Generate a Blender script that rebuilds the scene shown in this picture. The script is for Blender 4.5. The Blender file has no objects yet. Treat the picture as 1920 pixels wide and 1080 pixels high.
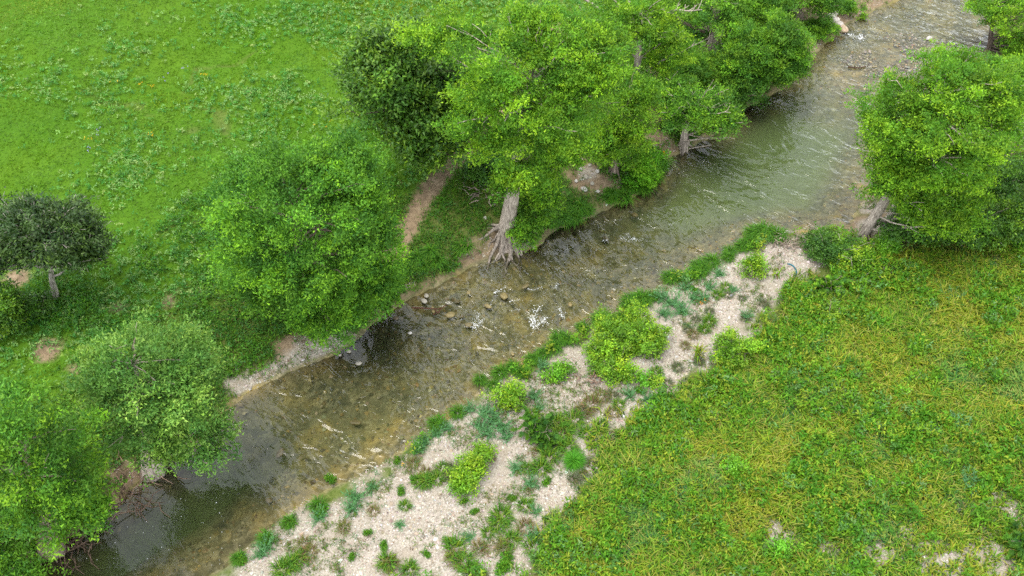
import bpy, math
import numpy as np

# ------------------------------------------------------------------ camera, sky, sun, exposure
scene = bpy.context.scene
COL = scene.collection
H, PITCH, HFOV = 45.5, math.radians(48.0), math.radians(58.0)
F = 960.0 / math.tan(HFOV / 2)
CAM = np.array([0.0, 0.0, H])
cam_data = bpy.data.cameras.new('camera'); cam_data.angle = HFOV
cam_data.clip_start = 0.5; cam_data.clip_end = 5000
cam = bpy.data.objects.new('camera', cam_data); COL.objects.link(cam)
cam.location = CAM; cam.rotation_euler = (math.pi / 2 - PITCH, 0, 0)
scene.camera = cam

SUN_DIR = np.array([-0.24, -0.06, 0.96]); SUN_DIR /= np.linalg.norm(SUN_DIR)      # towards the sun
world = bpy.data.worlds.new('World'); scene.world = world; world.use_nodes = True
wn = world.node_tree.nodes; wl = world.node_tree.links; wn.clear()
sky = wn.new('ShaderNodeTexSky'); sky.sky_type = 'NISHITA'; sky.sun_disc = False
sky.sun_elevation = math.asin(SUN_DIR[2]); sky.sun_rotation = math.atan2(SUN_DIR[0], SUN_DIR[1])
sky.dust_density = 0.6; sky.air_density = 1.0; sky.ozone_density = 1.0
hs = wn.new('ShaderNodeHueSaturation'); hs.inputs['Saturation'].default_value = 0.22     # thin overcast
bg = wn.new('ShaderNodeBackground'); bg.inputs['Strength'].default_value = 0.15
wo = wn.new('ShaderNodeOutputWorld')
wtc = wn.new('ShaderNodeTexCoord'); wnz = wn.new('ShaderNodeTexNoise'); wnz.inputs['Scale'].default_value = 3.0; wnz.inputs['Detail'].default_value = 5
wmr = wn.new('ShaderNodeMapRange'); wmr.inputs[1].default_value = .35; wmr.inputs[2].default_value = .65; wmr.inputs[3].default_value = 1.1; wmr.inputs[4].default_value = 2.3
wmx = wn.new('ShaderNodeMix'); wmx.data_type = 'RGBA'; wmx.blend_type = 'MULTIPLY'; wmx.inputs[0].default_value = 1.0      # broken cloud, alike all over the sky
wl.new(wtc.outputs['Generated'], wnz.inputs['Vector']); wl.new(wnz.outputs[0], wmr.inputs[0]); wl.new(wmr.outputs[0], wmx.inputs[7])
wl.new(sky.outputs[0], hs.inputs['Color']); wl.new(hs.outputs[0], wmx.inputs[6]); wl.new(wmx.outputs[2], bg.inputs[0]); wl.new(bg.outputs[0], wo.inputs[0])

sun_data = bpy.data.lights.new('sun', 'SUN'); sun_data.energy = 1.5
sun_data.angle = math.radians(40); sun_data.color = (1.0, 0.93, 0.82)
sun = bpy.data.objects.new('sun', sun_data); COL.objects.link(sun)
from mathutils import Vector
sun.rotation_euler = Vector(SUN_DIR).to_track_quat('Z', 'Y').to_euler()

scene.view_settings.view_transform = 'Standard'; scene.view_settings.look = 'None'
scene.view_settings.gamma = 1.0; scene.view_settings.exposure = 1.22
scene.view_settings.use_curve_mapping = False
scene.render.engine = 'CYCLES'
scene.cycles.use_denoising = False
scene.cycles.max_bounces = 8; scene.cycles.diffuse_bounces = 3; scene.cycles.glossy_bounces = 2
scene.cycles.transparent_max_bounces = 8; scene.cycles.volume_bounces = 1
scene.cycles.sample_clamp_indirect = 6

# ------------------------------------------------------------------ projection helpers
RNG = np.random.default_rng(11)
cP, sP = math.cos(PITCH), math.sin(PITCH)

def ray(px, py):
    a = (px - 960.0) / F; b = -(py - 540.0) / F
    return np.array([a, cP + b * sP, -sP + b * cP])

def G(px, py, z=0.0):                      # where the sight line through a spot of the photo meets height z
    d = ray(px, py); t = (z - H) / d[2]
    return CAM + d * t

def at_y(px, py, Y):
    d = ray(px, py); return CAM + d * (Y / d[1])

def depth_of(p):                           # along the optical axis
    return float(p[1] * cP - (p[2] - H) * sP)

# ------------------------------------------------------------------ numeric helpers
NT = np.random.default_rng(5).random((256, 256))
def vn(x, y, s=0):
    x = np.asarray(x, float) + 37.7 * s + 500; y = np.asarray(y, float) + 91.3 * s + 500
    i = np.floor(x).astype(int); j = np.floor(y).astype(int)
    u = x - i; v = y - j; u = u * u * (3 - 2 * u); v = v * v * (3 - 2 * v)
    g = lambda a, b: NT[a & 255, b & 255]
    return (g(i, j) * (1 - u) + g(i + 1, j) * u) * (1 - v) + (g(i, j + 1) * (1 - u) + g(i + 1, j + 1) * u) * v
def fbm(x, y, s=0, o=3):
    r = 0; a = 1; t = 0
    for k in range(o):
        r = r + a * vn(x * 2 ** k, y * 2 ** k, s + 7 * k); t += a; a *= .55
    return r / t
def ss(a, b, x):
    t = np.clip((x - a) / (b - a), 0, 1); return t * t * (3 - 2 * t)
def nrm(v):
    return v / np.maximum(np.linalg.norm(v, axis=-1, keepdims=True), 1e-9)
def chaikin(P, n=2):
    P = np.asarray(P, float)
    for _ in range(n):
        Q = np.empty((2 * (len(P) - 1), P.shape[1])); Q[0::2] = .75 * P[:-1] + .25 * P[1:]; Q[1::2] = .25 * P[:-1] + .75 * P[1:]
        P = np.vstack([P[:1], Q, P[-1:]])
    return P
def dist_poly(x, y, P):
    x = np.asarray(x, float).ravel(); y = np.asarray(y, float).ravel()
    best = np.full(x.shape, 1e18); along = np.zeros(x.shape); acc = 0.
    for a, b in zip(P[:-1], P[1:]):
        d = b - a; L2 = d @ d
        if L2 < 1e-12: continue
        t = np.clip(((x - a[0]) * d[0] + (y - a[1]) * d[1]) / L2, 0, 1)
        q = (x - a[0] - t * d[0]) ** 2 + (y - a[1] - t * d[1]) ** 2
        m = q < best; best[m] = q[m]; along[m] = acc + t[m] * math.sqrt(L2); acc += math.sqrt(L2)
    return np.sqrt(best), along
def inside(x, y, P):
    x = np.asarray(x, float).ravel(); y = np.asarray(y, float).ravel(); r = np.zeros(x.shape, bool)
    for a, b in zip(P, np.roll(P, -1, axis=0)):
        c = (a[1] > y) != (b[1] > y)
        with np.errstate(divide='ignore', invalid='ignore'):
            xi = (b[0] - a[0]) * (y - a[1]) / (b[1] - a[1]) + a[0]
        r ^= c & (x < xi)
    return r
def px_poly(pts, z=0.0): return np.array([G(a, b, z)[:2] for a, b in pts])

# ------------------------------------------------------------------ mesh helpers
def link(o, parent=None):
    COL.objects.link(o)
    if parent is not None: o.parent = parent
    return o
def raw_mesh(name, V, loops, totals, mat, col=None, smooth=False, attrs=None):
    me = bpy.data.meshes.new(name)
    V = np.ascontiguousarray(V, dtype=np.float32).reshape(-1, 3)
    loops = np.ascontiguousarray(loops, dtype=np.int32).ravel(); totals = np.ascontiguousarray(totals, dtype=np.int32).ravel()
    me.vertices.add(len(V)); me.vertices.foreach_set('co', V.ravel())
    me.loops.add(len(loops)); me.loops.foreach_set('vertex_index', loops)
    me.polygons.add(len(totals))
    st = np.zeros(len(totals), np.int32); st[1:] = np.cumsum(totals)[:-1]
    me.polygons.foreach_set('loop_start', st)
    try: me.polygons.foreach_set('loop_total', totals)
    except Exception: pass
    me.polygons.foreach_set('use_smooth', np.full(len(totals), smooth, bool))
    if col is not None:
        c = np.ones((len(V), 4), np.float32); c[:, :3] = np.asarray(col).reshape(-1, 3)
        a = me.color_attributes.new('Col', 'FLOAT_COLOR', 'POINT'); a.data.foreach_set('color', c.ravel())
    for k, v in (attrs or {}).items():
        v = np.asarray(v, np.float32)
        if v.ndim == 1:
            a = me.attributes.new(k, 'FLOAT', 'POINT'); a.data.foreach_set('value', v)
        else:
            a = me.attributes.new(k, 'FLOAT_VECTOR', 'POINT'); a.data.foreach_set('vector', v.ravel())
    me.materials.append(mat); me.update(calc_edges=True)
    return me
def pattern_mesh(name, V, pattern, mat, col=None, smooth=False):
    """V (N,k,3): N elements of k vertices, all with the same faces."""
    N, k = V.shape[:2]
    flat = np.array([i for f in pattern for i in f]); tot = np.array([len(f) for f in pattern])
    loops = (np.arange(N)[:, None] * k + flat[None]).ravel(); totals = np.tile(tot, N)
    if col is not None:
        col = np.asarray(col)
        if col.ndim == 2: col = np.repeat(col[:, None], k, 1)
    return raw_mesh(name, V, loops, totals, mat, col, smooth)
def merge(parts):
    """[(V,loops,totals,col)] -> one"""
    Vs, Ls, Ts, Cs = [], [], [], []; n = 0
    for V, L, T, C in parts:
        Vs.append(V); Ls.append(np.asarray(L) + n); Ts.append(T); Cs.append(C); n += len(V)
    return np.concatenate(Vs), np.concatenate(Ls), np.concatenate(Ts), np.concatenate(Cs)
def tube(path, rad, sides=6, col=(.3, .27, .24), fl=0.0, rng=RNG):
    P = np.asarray(path, float); n = len(P); rad = np.asarray(rad, float)
    T = nrm(np.gradient(P, axis=0)); ref = np.array([0.3, 0.2, 1.0]) if abs(T[0][2]) < .9 else np.array([1.0, 0.1, 0])
    A = nrm(np.cross(T, ref)); B = np.cross(T, A)
    th = np.linspace(0, 2 * math.pi, sides, endpoint=False)
    rr = rad[:, None] * (1 + fl * (rng.random(sides)[None] - .5) * 2 + .5 * fl * (rng.random((n, sides)) - .5))
    V = P[:, None] + A[:, None] * (np.cos(th)[None] * rr)[..., None] + B[:, None] * (np.sin(th)[None] * rr)[..., None]
    V = V.reshape(-1, 3); i = np.arange(n - 1)[:, None] * sides; j = np.arange(sides)[None]; k = (j + 1) % sides
    Q = np.stack([i + j, i + k, i + sides + k, i + sides + j], -1).reshape(-1, 4)
    V = np.vstack([V, P[-1:] + T[-1:] * rad[-1] * .5])
    cap = np.stack([(n - 1) * sides + j[0], (n - 1) * sides + k[0], np.full(sides, n * sides)], -1)
    c = np.tile(np.asarray(col, float), (len(V), 1)) * (0.85 + .3 * rng.random((len(V), 1)))
    return V, np.concatenate([Q.ravel(), cap.ravel()]), np.concatenate([np.full(len(Q), 4), np.full(len(cap), 3)]), c
def tubes_mesh(name, tubes, mat):
    V, L, T, C = merge(tubes); return raw_mesh(name, V, L, T, mat, C, True)

# ------------------------------------------------------------------ materials
def new_mat(name):
    m = bpy.data.materials.new(name); m.use_nodes = True; m.node_tree.nodes.clear()
    return m, m.node_tree.nodes, m.node_tree.links
def leaf_material(name, trans=0.35, rough=0.6, spec=0.25):
    m, n, l = new_mat(name)
    at = n.new('ShaderNodeAttribute'); at.attribute_name = 'Col'
    p = n.new('ShaderNodeBsdfPrincipled'); p.inputs['Roughness'].default_value = rough
    p.inputs['Specular IOR Level'].default_value = spec
    tr = n.new('ShaderNodeBsdfTranslucent'); mx = n.new('ShaderNodeMixShader'); mx.inputs[0].default_value = trans
    br = n.new('ShaderNodeMix'); br.data_type = 'RGBA'; br.blend_type = 'MULTIPLY'; br.inputs[0].default_value = 1
    br.inputs[7].default_value = (1.5, 1.45, .7, 1)
    out = n.new('ShaderNodeOutputMaterial')
    l.new(at.outputs['Color'], p.inputs['Base Color']); l.new(at.outputs['Color'], br.inputs[6])
    l.new(br.outputs[2], tr.inputs['Color']); l.new(p.outputs[0], mx.inputs[1]); l.new(tr.outputs[0], mx.inputs[2])
    l.new(mx.outputs[0], out.inputs[0]); return m
def bark_material():
    m, n, l = new_mat('bark')
    at = n.new('ShaderNodeAttribute'); at.attribute_name = 'Col'
    tc = n.new('ShaderNodeTexCoord'); mp = n.new('ShaderNodeMapping'); mp.inputs['Scale'].default_value = (5, 5, .9)
    nz = n.new('ShaderNodeTexNoise'); nz.inputs['Scale'].default_value = 2.2; nz.inputs['Detail'].default_value = 6
    cr = n.new('ShaderNodeValToRGB'); cr.color_ramp.elements[0].position = .3; cr.color_ramp.elements[0].color = (.4, .36, .33, 1)
    cr.color_ramp.elements[1].position = .68; cr.color_ramp.elements[1].color = (1.3, 1.25, 1.2, 1)
    mx = n.new('ShaderNodeMix'); mx.data_type = 'RGBA'; mx.blend_type = 'MULTIPLY'; mx.inputs[0].default_value = 1
    bp = n.new('ShaderNodeBump'); bp.inputs['Strength'].default_value = .8; bp.inputs['Distance'].default_value = .08
    p = n.new('ShaderNodeBsdfPrincipled'); p.inputs['Roughness'].default_value = .9; p.inputs['Specular IOR Level'].default_value = .1
    out = n.new('ShaderNodeOutputMaterial')
    l.new(tc.outputs['Object'], mp.inputs[0]); l.new(mp.outputs[0], nz.inputs['Vector']); l.new(nz.outputs[0], cr.inputs[0])
    l.new(at.outputs['Color'], mx.inputs[6]); l.new(cr.outputs[0], mx.inputs[7]); l.new(mx.outputs[2], p.inputs['Base Color'])
    l.new(nz.outputs[0], bp.inputs['Height']); l.new(bp.outputs[0], p.inputs['Normal']); l.new(p.outputs[0], out.inputs[0]); return m
def stone_material(name, wet=0.0):
    m, n, l = new_mat(name)
    at = n.new('ShaderNodeAttribute'); at.attribute_name = 'Col'; tc = n.new('ShaderNodeTexCoord')
    nz = n.new('ShaderNodeTexNoise'); nz.inputs['Scale'].default_value = 6; nz.inputs['Detail'].default_value = 5
    mr = n.new('ShaderNodeMapRange'); mr.inputs[1].default_value = .3; mr.inputs[2].default_value = .7; mr.inputs[3].default_value = .6; mr.inputs[4].default_value = 1.2
    mx = n.new('ShaderNodeMix'); mx.data_type = 'RGBA'; mx.blend_type = 'MULTIPLY'; mx.inputs[0].default_value = 1
    bp = n.new('ShaderNodeBump'); bp.inputs['Strength'].default_value = .5; bp.inputs['Distance'].default_value = .04
    p = n.new('ShaderNodeBsdfPrincipled'); p.inputs['Roughness'].default_value = .85 - .5 * wet; p.inputs['Specular IOR Level'].default_value = .2 + .3 * wet
    out = n.new('ShaderNodeOutputMaterial')
    l.new(tc.outputs['Object'], nz.inputs['Vector']); l.new(nz.outputs[0], mr.inputs[0]); l.new(at.outputs['Color'], mx.inputs[6])
    l.new(mr.outputs[0], mx.inputs[7]); l.new(mx.outputs[2], p.inputs['Base Color']); l.new(nz.outputs[0], bp.inputs['Height'])
    l.new(bp.outputs[0], p.inputs['Normal']); l.new(p.outputs[0], out.inputs[0]); return m

M_LEAF = leaf_material('cypress_leaf', .25, .6, .2)
M_OAK = leaf_material('oak_leaf', .2, .5, .3)
M_GRASS = leaf_material('grass_blade', .28, .6, .2)
M_BARK = bark_material(); M_STONE = stone_material('dry_stone'); M_WET = stone_material('wet_stone', .7)

def ground_material():
    m, n, l = new_mat('ground_cover')
    geo = n.new('ShaderNodeNewGeometry')
    def attr(nm):
        a = n.new('ShaderNodeAttribute'); a.attribute_name = nm; return a.outputs['Fac']
    def noise(s, d=4, r=.55, vec=None):
        a = n.new('ShaderNodeTexNoise'); a.inputs['Scale'].default_value = s; a.inputs['Detail'].default_value = d; a.inputs['Roughness'].default_value = r
        l.new(vec or geo.outputs['Position'], a.inputs['Vector']); return a.outputs[0]
    def ramp(f, stops):
        a = n.new('ShaderNodeValToRGB'); e = a.color_ramp.elements
        while len(e) < len(stops): e.new(.5)
        for i, (p, c) in enumerate(stops): e[i].position = p; e[i].color = (*c, 1)
        l.new(f, a.inputs[0]); return a.outputs[0]
    def mix(f, a, b, t='MIX'):
        x = n.new('ShaderNodeMix'); x.data_type = 'RGBA'; x.blend_type = t
        if isinstance(f, float): x.inputs[0].default_value = f
        else: l.new(f, x.inputs[0])
        l.new(a, x.inputs[6]); l.new(b, x.inputs[7]); return x.outputs[2]
    def vor(s, feat='F1', out='Color'):
        a = n.new('ShaderNodeTexVoronoi'); a.inputs['Scale'].default_value = s; a.feature = feat
        l.new(geo.outputs['Position'], a.inputs['Vector']); return a
    def madd(f, mul, add):
        a = n.new('ShaderNodeMath'); a.operation = 'MULTIPLY_ADD'; a.use_clamp = True
        l.new(f, a.inputs[0]); a.inputs[1].default_value = mul; a.inputs[2].default_value = add; return a.outputs[0]
    big = noise(.10, 4); mid = noise(.6, 5); fine = noise(5, 5, .7)
    grass = mix(mid, ramp(big, [(.3, (.038, .105, .007)), (.5, (.052, .135, .007)), (.7, (.085, .16, .009))]),
                ramp(fine, [(.3, (.024, .072, .006)), (.7, (.09, .185, .012))]))
    litter = ramp(fine, [(.25, (.055, .05, .02)), (.5, (.14, .10, .055)), (.75, (.25, .19, .12))])
    soil = ramp(noise(2.2, 6, .65), [(.3, (.13, .095, .06)), (.55, (.23, .17, .105)), (.75, (.33, .26, .175))])
    v1 = vor(9); v2 = vor(22)
    gcol = ramp(v1.outputs['Color'], [(.1, (.17, .145, .115)), (.4, (.31, .275, .22)), (.8, (.47, .435, .38))])
    gcol2 = ramp(v2.outputs['Color'], [(.1, (.12, .10, .08)), (.5, (.28, .245, .19)), (.9, (.48, .445, .385))])
    sand = ramp(noise(.7, 4), [(.35, (.27, .22, .16)), (.65, (.36, .32, .265))])
    gravel = mix(madd(noise(1.1, 3), 3.0, -1.0), mix(.5, gcol, gcol2), mix(.35, sand, gcol2))
    b1 = vor(2.0); b2 = vor(5)
    bed = ramp(b2.outputs['Color'], [(.1, (.055, .055, .037)), (.45, (.165, .15, .085)), (.85, (.38, .335, .205))])
    bed2 = ramp(b1.outputs['Color'], [(.2, (.08, .075, .045)), (.6, (.20, .17, .085)), (.9, (.40, .315, .14))])
    algae = ramp(noise(.45, 5, .6), [(.35, (.06, .06, .032)), (.5, (.16, .137, .062)), (.68, (.36, .255, .075))])
    bed = mix(madd(noise(.5, 4), 2.4, -.75), mix(.45, bed, bed2), algae)
    murk_light = ramp(noise(.8, 4), [(.3, (.22, .225, .085)), (.7, (.31, .30, .12))]); bed = mix(attr('murk_light'), bed, murk_light)  # pale olive on the deep bed stands in for light scattered by murky water
    c = mix(attr('lit'), grass, litter)
    c = mix(attr('soil'), c, soil); c = mix(attr('gravel'), c, gravel); c = mix(attr('bed'), c, bed)
    bpn = n.new('ShaderNodeBump'); bpn.inputs['Strength'].default_value = .6; bpn.inputs['Distance'].default_value = .06
    hmix = n.new('ShaderNodeMath'); hmix.operation = 'SUBTRACT'; l.new(fine, hmix.inputs[0]); l.new(v1.outputs['Distance'], hmix.inputs[1])
    l.new(hmix.outputs[0], bpn.inputs['Height'])
    p = n.new('ShaderNodeBsdfPrincipled'); p.inputs['Roughness'].default_value = .95; p.inputs['Specular IOR Level'].default_value = .08
    out = n.new('ShaderNodeOutputMaterial')
    l.new(c, p.inputs['Base Color']); l.new(bpn.outputs[0], p.inputs['Normal']); l.new(p.outputs[0], out.inputs[0]); return m
M_GROUND = ground_material()

def water_material():
    m, n, l = new_mat('river_water')
    geo = n.new('ShaderNodeNewGeometry')
    fl = n.new('ShaderNodeAttribute'); fl.attribute_name = 'flow'
    rp = n.new('ShaderNodeAttribute'); rp.attribute_name = 'ripple'
    def noise(s, d, vec, sc=(1, 1, 1), dist=0.0):
        mp = n.new('ShaderNodeMapping'); mp.inputs['Scale'].default_value = sc; l.new(vec, mp.inputs[0])
        a = n.new('ShaderNodeTexNoise'); a.inputs['Scale'].default_value = s; a.inputs['Detail'].default_value = d
        a.inputs['Distortion'].default_value = dist; l.new(mp.outputs[0], a.inputs['Vector']); return a.outputs[0]
    w1 = noise(.85, 2, fl.outputs['Vector'], (1.0, .5, 1), .6)
    w2 = noise(2.0, 1, fl.outputs['Vector'], (1.0, .6, 1), .8)
    w3 = noise(.18, 2, geo.outputs['Position'])
    a = n.new('ShaderNodeMath'); a.operation = 'MULTIPLY_ADD'; l.new(w2, a.inputs[0]); a.inputs[1].default_value = .30; l.new(w1, a.inputs[2])
    b = n.new('ShaderNodeMath'); b.operation = 'MULTIPLY'; l.new(a.outputs[0], b.inputs[0]); l.new(rp.outputs['Fac'], b.inputs[1])
    c = n.new('ShaderNodeMath'); c.operation = 'MULTIPLY_ADD'; l.new(w3, c.inputs[0]); c.inputs[1].default_value = .15; l.new(b.outputs[0], c.inputs[2])
    bp = n.new('ShaderNodeBump'); bp.inputs['Strength'].default_value = 1.0; bp.inputs['Distance'].default_value = .31
    l.new(c.outputs[0], bp.inputs['Height'])
    fr = n.new('ShaderNodeFresnel'); fr.inputs['IOR'].default_value = 1.53; l.new(bp.outputs[0], fr.inputs['Normal'])
    gl = n.new('ShaderNodeBsdfGlossy'); gl.inputs['Roughness'].default_value = .08; l.new(bp.outputs[0], gl.inputs['Normal'])
    tr = n.new('ShaderNodeBsdfTransparent'); tr.inputs['Color'].default_value = (.97, .98, .96, 1)
    mx = n.new('ShaderNodeMixShader'); l.new(fr.outputs[0], mx.inputs[0]); l.new(tr.outputs[0], mx.inputs[1]); l.new(gl.outputs[0], mx.inputs[2])
    ab = n.new('ShaderNodeVolumeAbsorption'); ab.inputs['Color'].default_value = (.38, .56, .36, 1); ab.inputs['Density'].default_value = .5
    sc = n.new('ShaderNodeVolumeScatter'); sc.inputs['Color'].default_value = (.60, .68, .40, 1); sc.inputs['Density'].default_value = .17
    ad = n.new('ShaderNodeAddShader'); l.new(ab.outputs[0], ad.inputs[0]); l.new(sc.outputs[0], ad.inputs[1])
    out = n.new('ShaderNodeOutputMaterial'); l.new(mx.outputs[0], out.inputs['Surface']); l.new(ad.outputs[0], out.inputs['Volume'])
    return m
M_WATER = water_material()

# ------------------------------------------------------------------ the river and the lie of the land
LEFT_PX = [(75, 1050), (190, 962), (280, 893), (350, 845), (450, 742), (520, 706), (600, 674), (655, 652), (700, 602), (760, 562), (830, 530),
           (905, 487), (960, 478), (1010, 462), (1035, 432), (1120, 402), (1190, 366), (1238, 340), (1250, 296), (1290, 280), (1340, 252), (1390, 205),
           (1450, 176), (1490, 155), (1520, 110), (1562, 66), (1610, 32), (1680, 4), (1760, -40)]
RIGHT_PX = [(400, 1085), (470, 1020), (560, 945), (640, 905), (700, 880), (760, 842), (810, 802), (870, 765), (900, 735), (960, 692), (1040, 652),
            (1110, 612), (1180, 572), (1240, 532), (1330, 490), (1400, 456), (1450, 440), (1510, 434), (1590, 430), (1606, 392), (1640, 345),
            (1655, 290), (1700, 230), (1780, 165), (1845, 105), (1872, 50), (1890, -10), (1930, -60)]
LB = px_poly(LEFT_PX); RB = px_poly(RIGHT_PX)
def extend(P, a, b): return np.vstack([[P[0] + np.array(a)], P, [P[-1] + np.array(b)]])
LB = extend(LB, (-60, -38), (60, 45)); RB = extend(RB, (-60, -38), (60, 45))
LB = chaikin(LB, 2); RB = chaikin(RB, 2)
POLY = np.vstack([LB, RB[::-1]])
k = np.linspace(0, 1, 60)
def resample(P, n):
    s = np.r_[0, np.cumsum(np.linalg.norm(np.diff(P, axis=0), axis=1))]; q = np.linspace(0, s[-1], n)
    return np.stack([np.interp(q, s, P[:, 0]), np.interp(q, s, P[:, 1])], 1)
MID = (resample(LB, 60) + resample(RB, 60)) / 2

GRAVEL = px_poly([(380, 1100), (470, 1020), (560, 945), (700, 880), (810, 802), (900, 735), (1040, 652), (1180, 572), (1330, 490), (1450, 436),
                  (1520, 440), (1545, 490), (1480, 548), (1418, 600), (1400, 650), (1330, 692), (1265, 742), (1205, 795), (1150, 842), (1118, 880),
                  (1090, 935), (1070, 1000), (1010, 1040), (950, 1100)], .4)
FIELD = px_poly([(1530, 520), (1490, 545), (1420, 600), (1400, 650), (1330, 692), (1265, 742), (1205, 795), (1150, 842), (1118, 880), (1090, 935),
                 (1070, 1000), (1010, 1040), (950, 1100), (900, 1250), (2300, 1250), (2250, 440), (1920, 440), (1700, 450), (1640, 500)], 1.0)
PATH = px_poly([(690, 545), (735, 462), (770, 405), (808, 352), (850, 306), (885, 276), (915, 235), (950, 180), (1000, 130)], 1.6)
PATH2 = px_poly([(60, 740), (150, 650), (245, 582), (330, 555), (500, 520), (620, 560)], 1.6)
LEDGE = px_poly([(440, 728), (520, 690), (600, 655), (655, 632)], .3)
SOIL_SPOTS = [(100, 665, .9), (150, 700, .6), (230, 590, .5), (950, 455, 2.2), (905, 470, 1.4), (1530, 30, 4), (1600, 18, 4.), (1650, 0, 4), (1540, 60, 2.5),
              (235, 905, 1.4), (110, 1020, 1.2), (1190, 235, 2.5), (1270, 285, 1.4), (1105, 330, 2.6), (1330, 130, 3), (1615, 405, 1.6), (1650, 440, 2.0),
              (15, 500, .7), (1650, 400, 1.6), (1632, 360, 1.4), (1620, 425, 1.4), (320, 575, .5), (550, 640, 1.2), (1060, 70, 1.6), (1150, 108, 1.0), (1250, 150, 2.0), (40, 540, 1.0),
              (1880, 170, 6), (1910, 220, 5)]
GRAV_SPOTS = [(1640, 415, 1.0), (1630, 370, 1.0), (590, 655, 1.2), (640, 640, 1.0), (1100, 330, .8), (1460, 1010, 1.0), (1560, 1045, .8), (1650, 1050, 1.2),
              (1760, 1060, 1.5), (1850, 1045, 1.2), (1880, 950, .9), (1700, 1000, .5), (1910, 980, .7), (990, 455, .8), (1540, 470, 1.0),
              (1650, 85, 0), (1900, 200, 4)]
DEPTHS = [(200, 1060, 1.9), (300, 960, 1.8), (430, 900, 1.5), (480, 840, .75), (560, 760, .45), (620, 840, .5), (700, 720, .5), (850, 640, .36), (960, 560, .3), (1000, 620, .3),
          (1150, 490, .42), (1300, 380, 1.2), (1400, 330, 1.7), (1450, 250, 1.7), (1420, 215, 1.9), (1520, 300, 1.4), (1530, 180, .8), (1640, 110, .10), (1600, 150, .12), (1700, 100, .12),
          (1700, 50, .35), (1580, 80, .45), (1780, 20, .35), (1560, 370, 1.2), (1230, 440, .8), (1480, 390, 1.1)]
DXY = np.array([G(a, b)[:2] for a, b, _ in DEPTHS]); DZ = np.array([c for *_, c in DEPTHS])

def field_eval(x, y):
    x = np.asarray(x, float).ravel(); y = np.asarray(y, float).ravel()
    dL, _ = dist_poly(x, y, LB); dR, _ = dist_poly(x, y, RB); ins = inside(x, y, POLY)
    d = np.minimum(dL, dR); left = dL < dR
    w = 1 / (((x[:, None] - DXY[None, :, 0]) ** 2 + (y[:, None] - DXY[None, :, 1]) ** 2) + 1.5) ** 1.6
    dep = (w * DZ).sum(1) / w.sum(1)
    edge = (fbm(x * .9, y * .9, 3) - .5)
    steep = np.where(left, 1.1, 2.6)
    zin = -dep * ss(0, 1, d / (steep * (.6 + dep))) - .03 + (fbm(x * 1.2, y * 1.2, 9) - .5) * .16 * ss(.2, 1.5, d)
    zl = .12 + .75 * ss(0, 1.8 + edge, d) + .8 * ss(1.5, 8, d) + .012 * np.clip(d, 0, 120) + (fbm(x * .12, y * .12, 4) - .5) * .9 * ss(4, 14, d) + (fbm(x * .7, y * .7, 6) - .5) * .25 * ss(0, 3, d)
    zr = .03 + .25 * ss(0, 3, d) + .55 * ss(5, 12, d) + .006 * np.clip(d, 0, 120) + (fbm(x * .25, y * .25, 5) - .5) * .3 * ss(1, 8, d) + (fbm(x * 1.1, y * 1.1, 8) - .5) * .10 * ss(0, 2, d)
    z = np.where(ins, zin, np.where(left, zl, zr))
    return z, dL, dR, ins, left

def grid_axis(a, b, step, lo, hi):
    f = np.arange(a, b + step, step); n = 14
    g = np.geomspace(step * 2, hi - b, n); g2 = np.geomspace(step * 2, a - lo, n)
    return np.r_[a - g2[::-1], f, b + g]
GX = grid_axis(-66, 68, .34, -700, 700); GY = grid_axis(16, 110, .34, -500, 1200)
XX, YY = np.meshgrid(GX, GY, indexing='ij'); sh = XX.shape
zz, dL, dR, INS, LEFTM = field_eval(XX, YY)
xr, yr = XX.ravel(), YY.ravel()
rough = (fbm(xr * .8, yr * .8, 12) - .5)
def spots(lst, z=1.0):
    r = np.full(xr.shape, -2.0)
    for a, b, q in lst:
        if q <= 0: continue
        p = G(a, b, z); r = np.maximum(r, 1 - np.sqrt((xr - p[0]) ** 2 + (yr - p[1]) ** 2) / (q * 1.4))
    return r
gd, _ = dist_poly(xr, yr, np.vstack([GRAVEL, GRAVEL[:1]])); gin = inside(xr, yr, GRAVEL)
A_GRAVEL = ss(-.35, .45, np.where(gin, gd, -gd) + rough * 3.4) * (~INS)
ld, _ = dist_poly(xr, yr, LEDGE); A_GRAVEL = np.maximum(A_GRAVEL, ss(.75, .35, ld + rough * .9) * (~INS))
A_GRAVEL = np.maximum(A_GRAVEL, ss(.15, .5, spots(GRAV_SPOTS, .8) + rough * .8) * (~INS))
pd, _ = dist_poly(xr, yr, PATH); pd2, _ = dist_poly(xr, yr, PATH2)
A_PATH = ss(.95, .7, pd + rough * .25)
A_SOIL = np.maximum.reduce([A_PATH, ss(.9, .2, pd2 + rough * 3.4 + 1.0) * .5, ss(.2, .6, spots(SOIL_SPOTS, 1.2) + rough * 1.3)])
A_SOIL = np.maximum(A_SOIL, (LEFTM & ~INS) * ss(.55, .1, dL + rough * 1.2) * .8) * (~INS)
_rn = fbm(xr * .16, yr * .16, 91, 3); RUT = ss(.034, .008, np.abs(_rn - .5)) * (fbm(xr * .09, yr * .09, 92) > .5) * ss(8, 14, dL) * LEFTM * (~INS)
A_BED = np.where(INS, 1.0, ss(.22, .0, np.minimum(dL, dR)))
fd = inside(xr, yr, FIELD)
A_LIT = np.where(fd, .5, 0.0) + ((~LEFTM) & ~fd) * .4
A_LIT = np.maximum(A_LIT, (LEFTM & ~INS) * ss(9, 3, dL + rough * 4) * .45)
A_LIT = np.maximum(A_LIT, RUT * .3)
zz = zz - A_PATH * .12 - RUT * .12
ZG = zz.reshape(sh)

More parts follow.
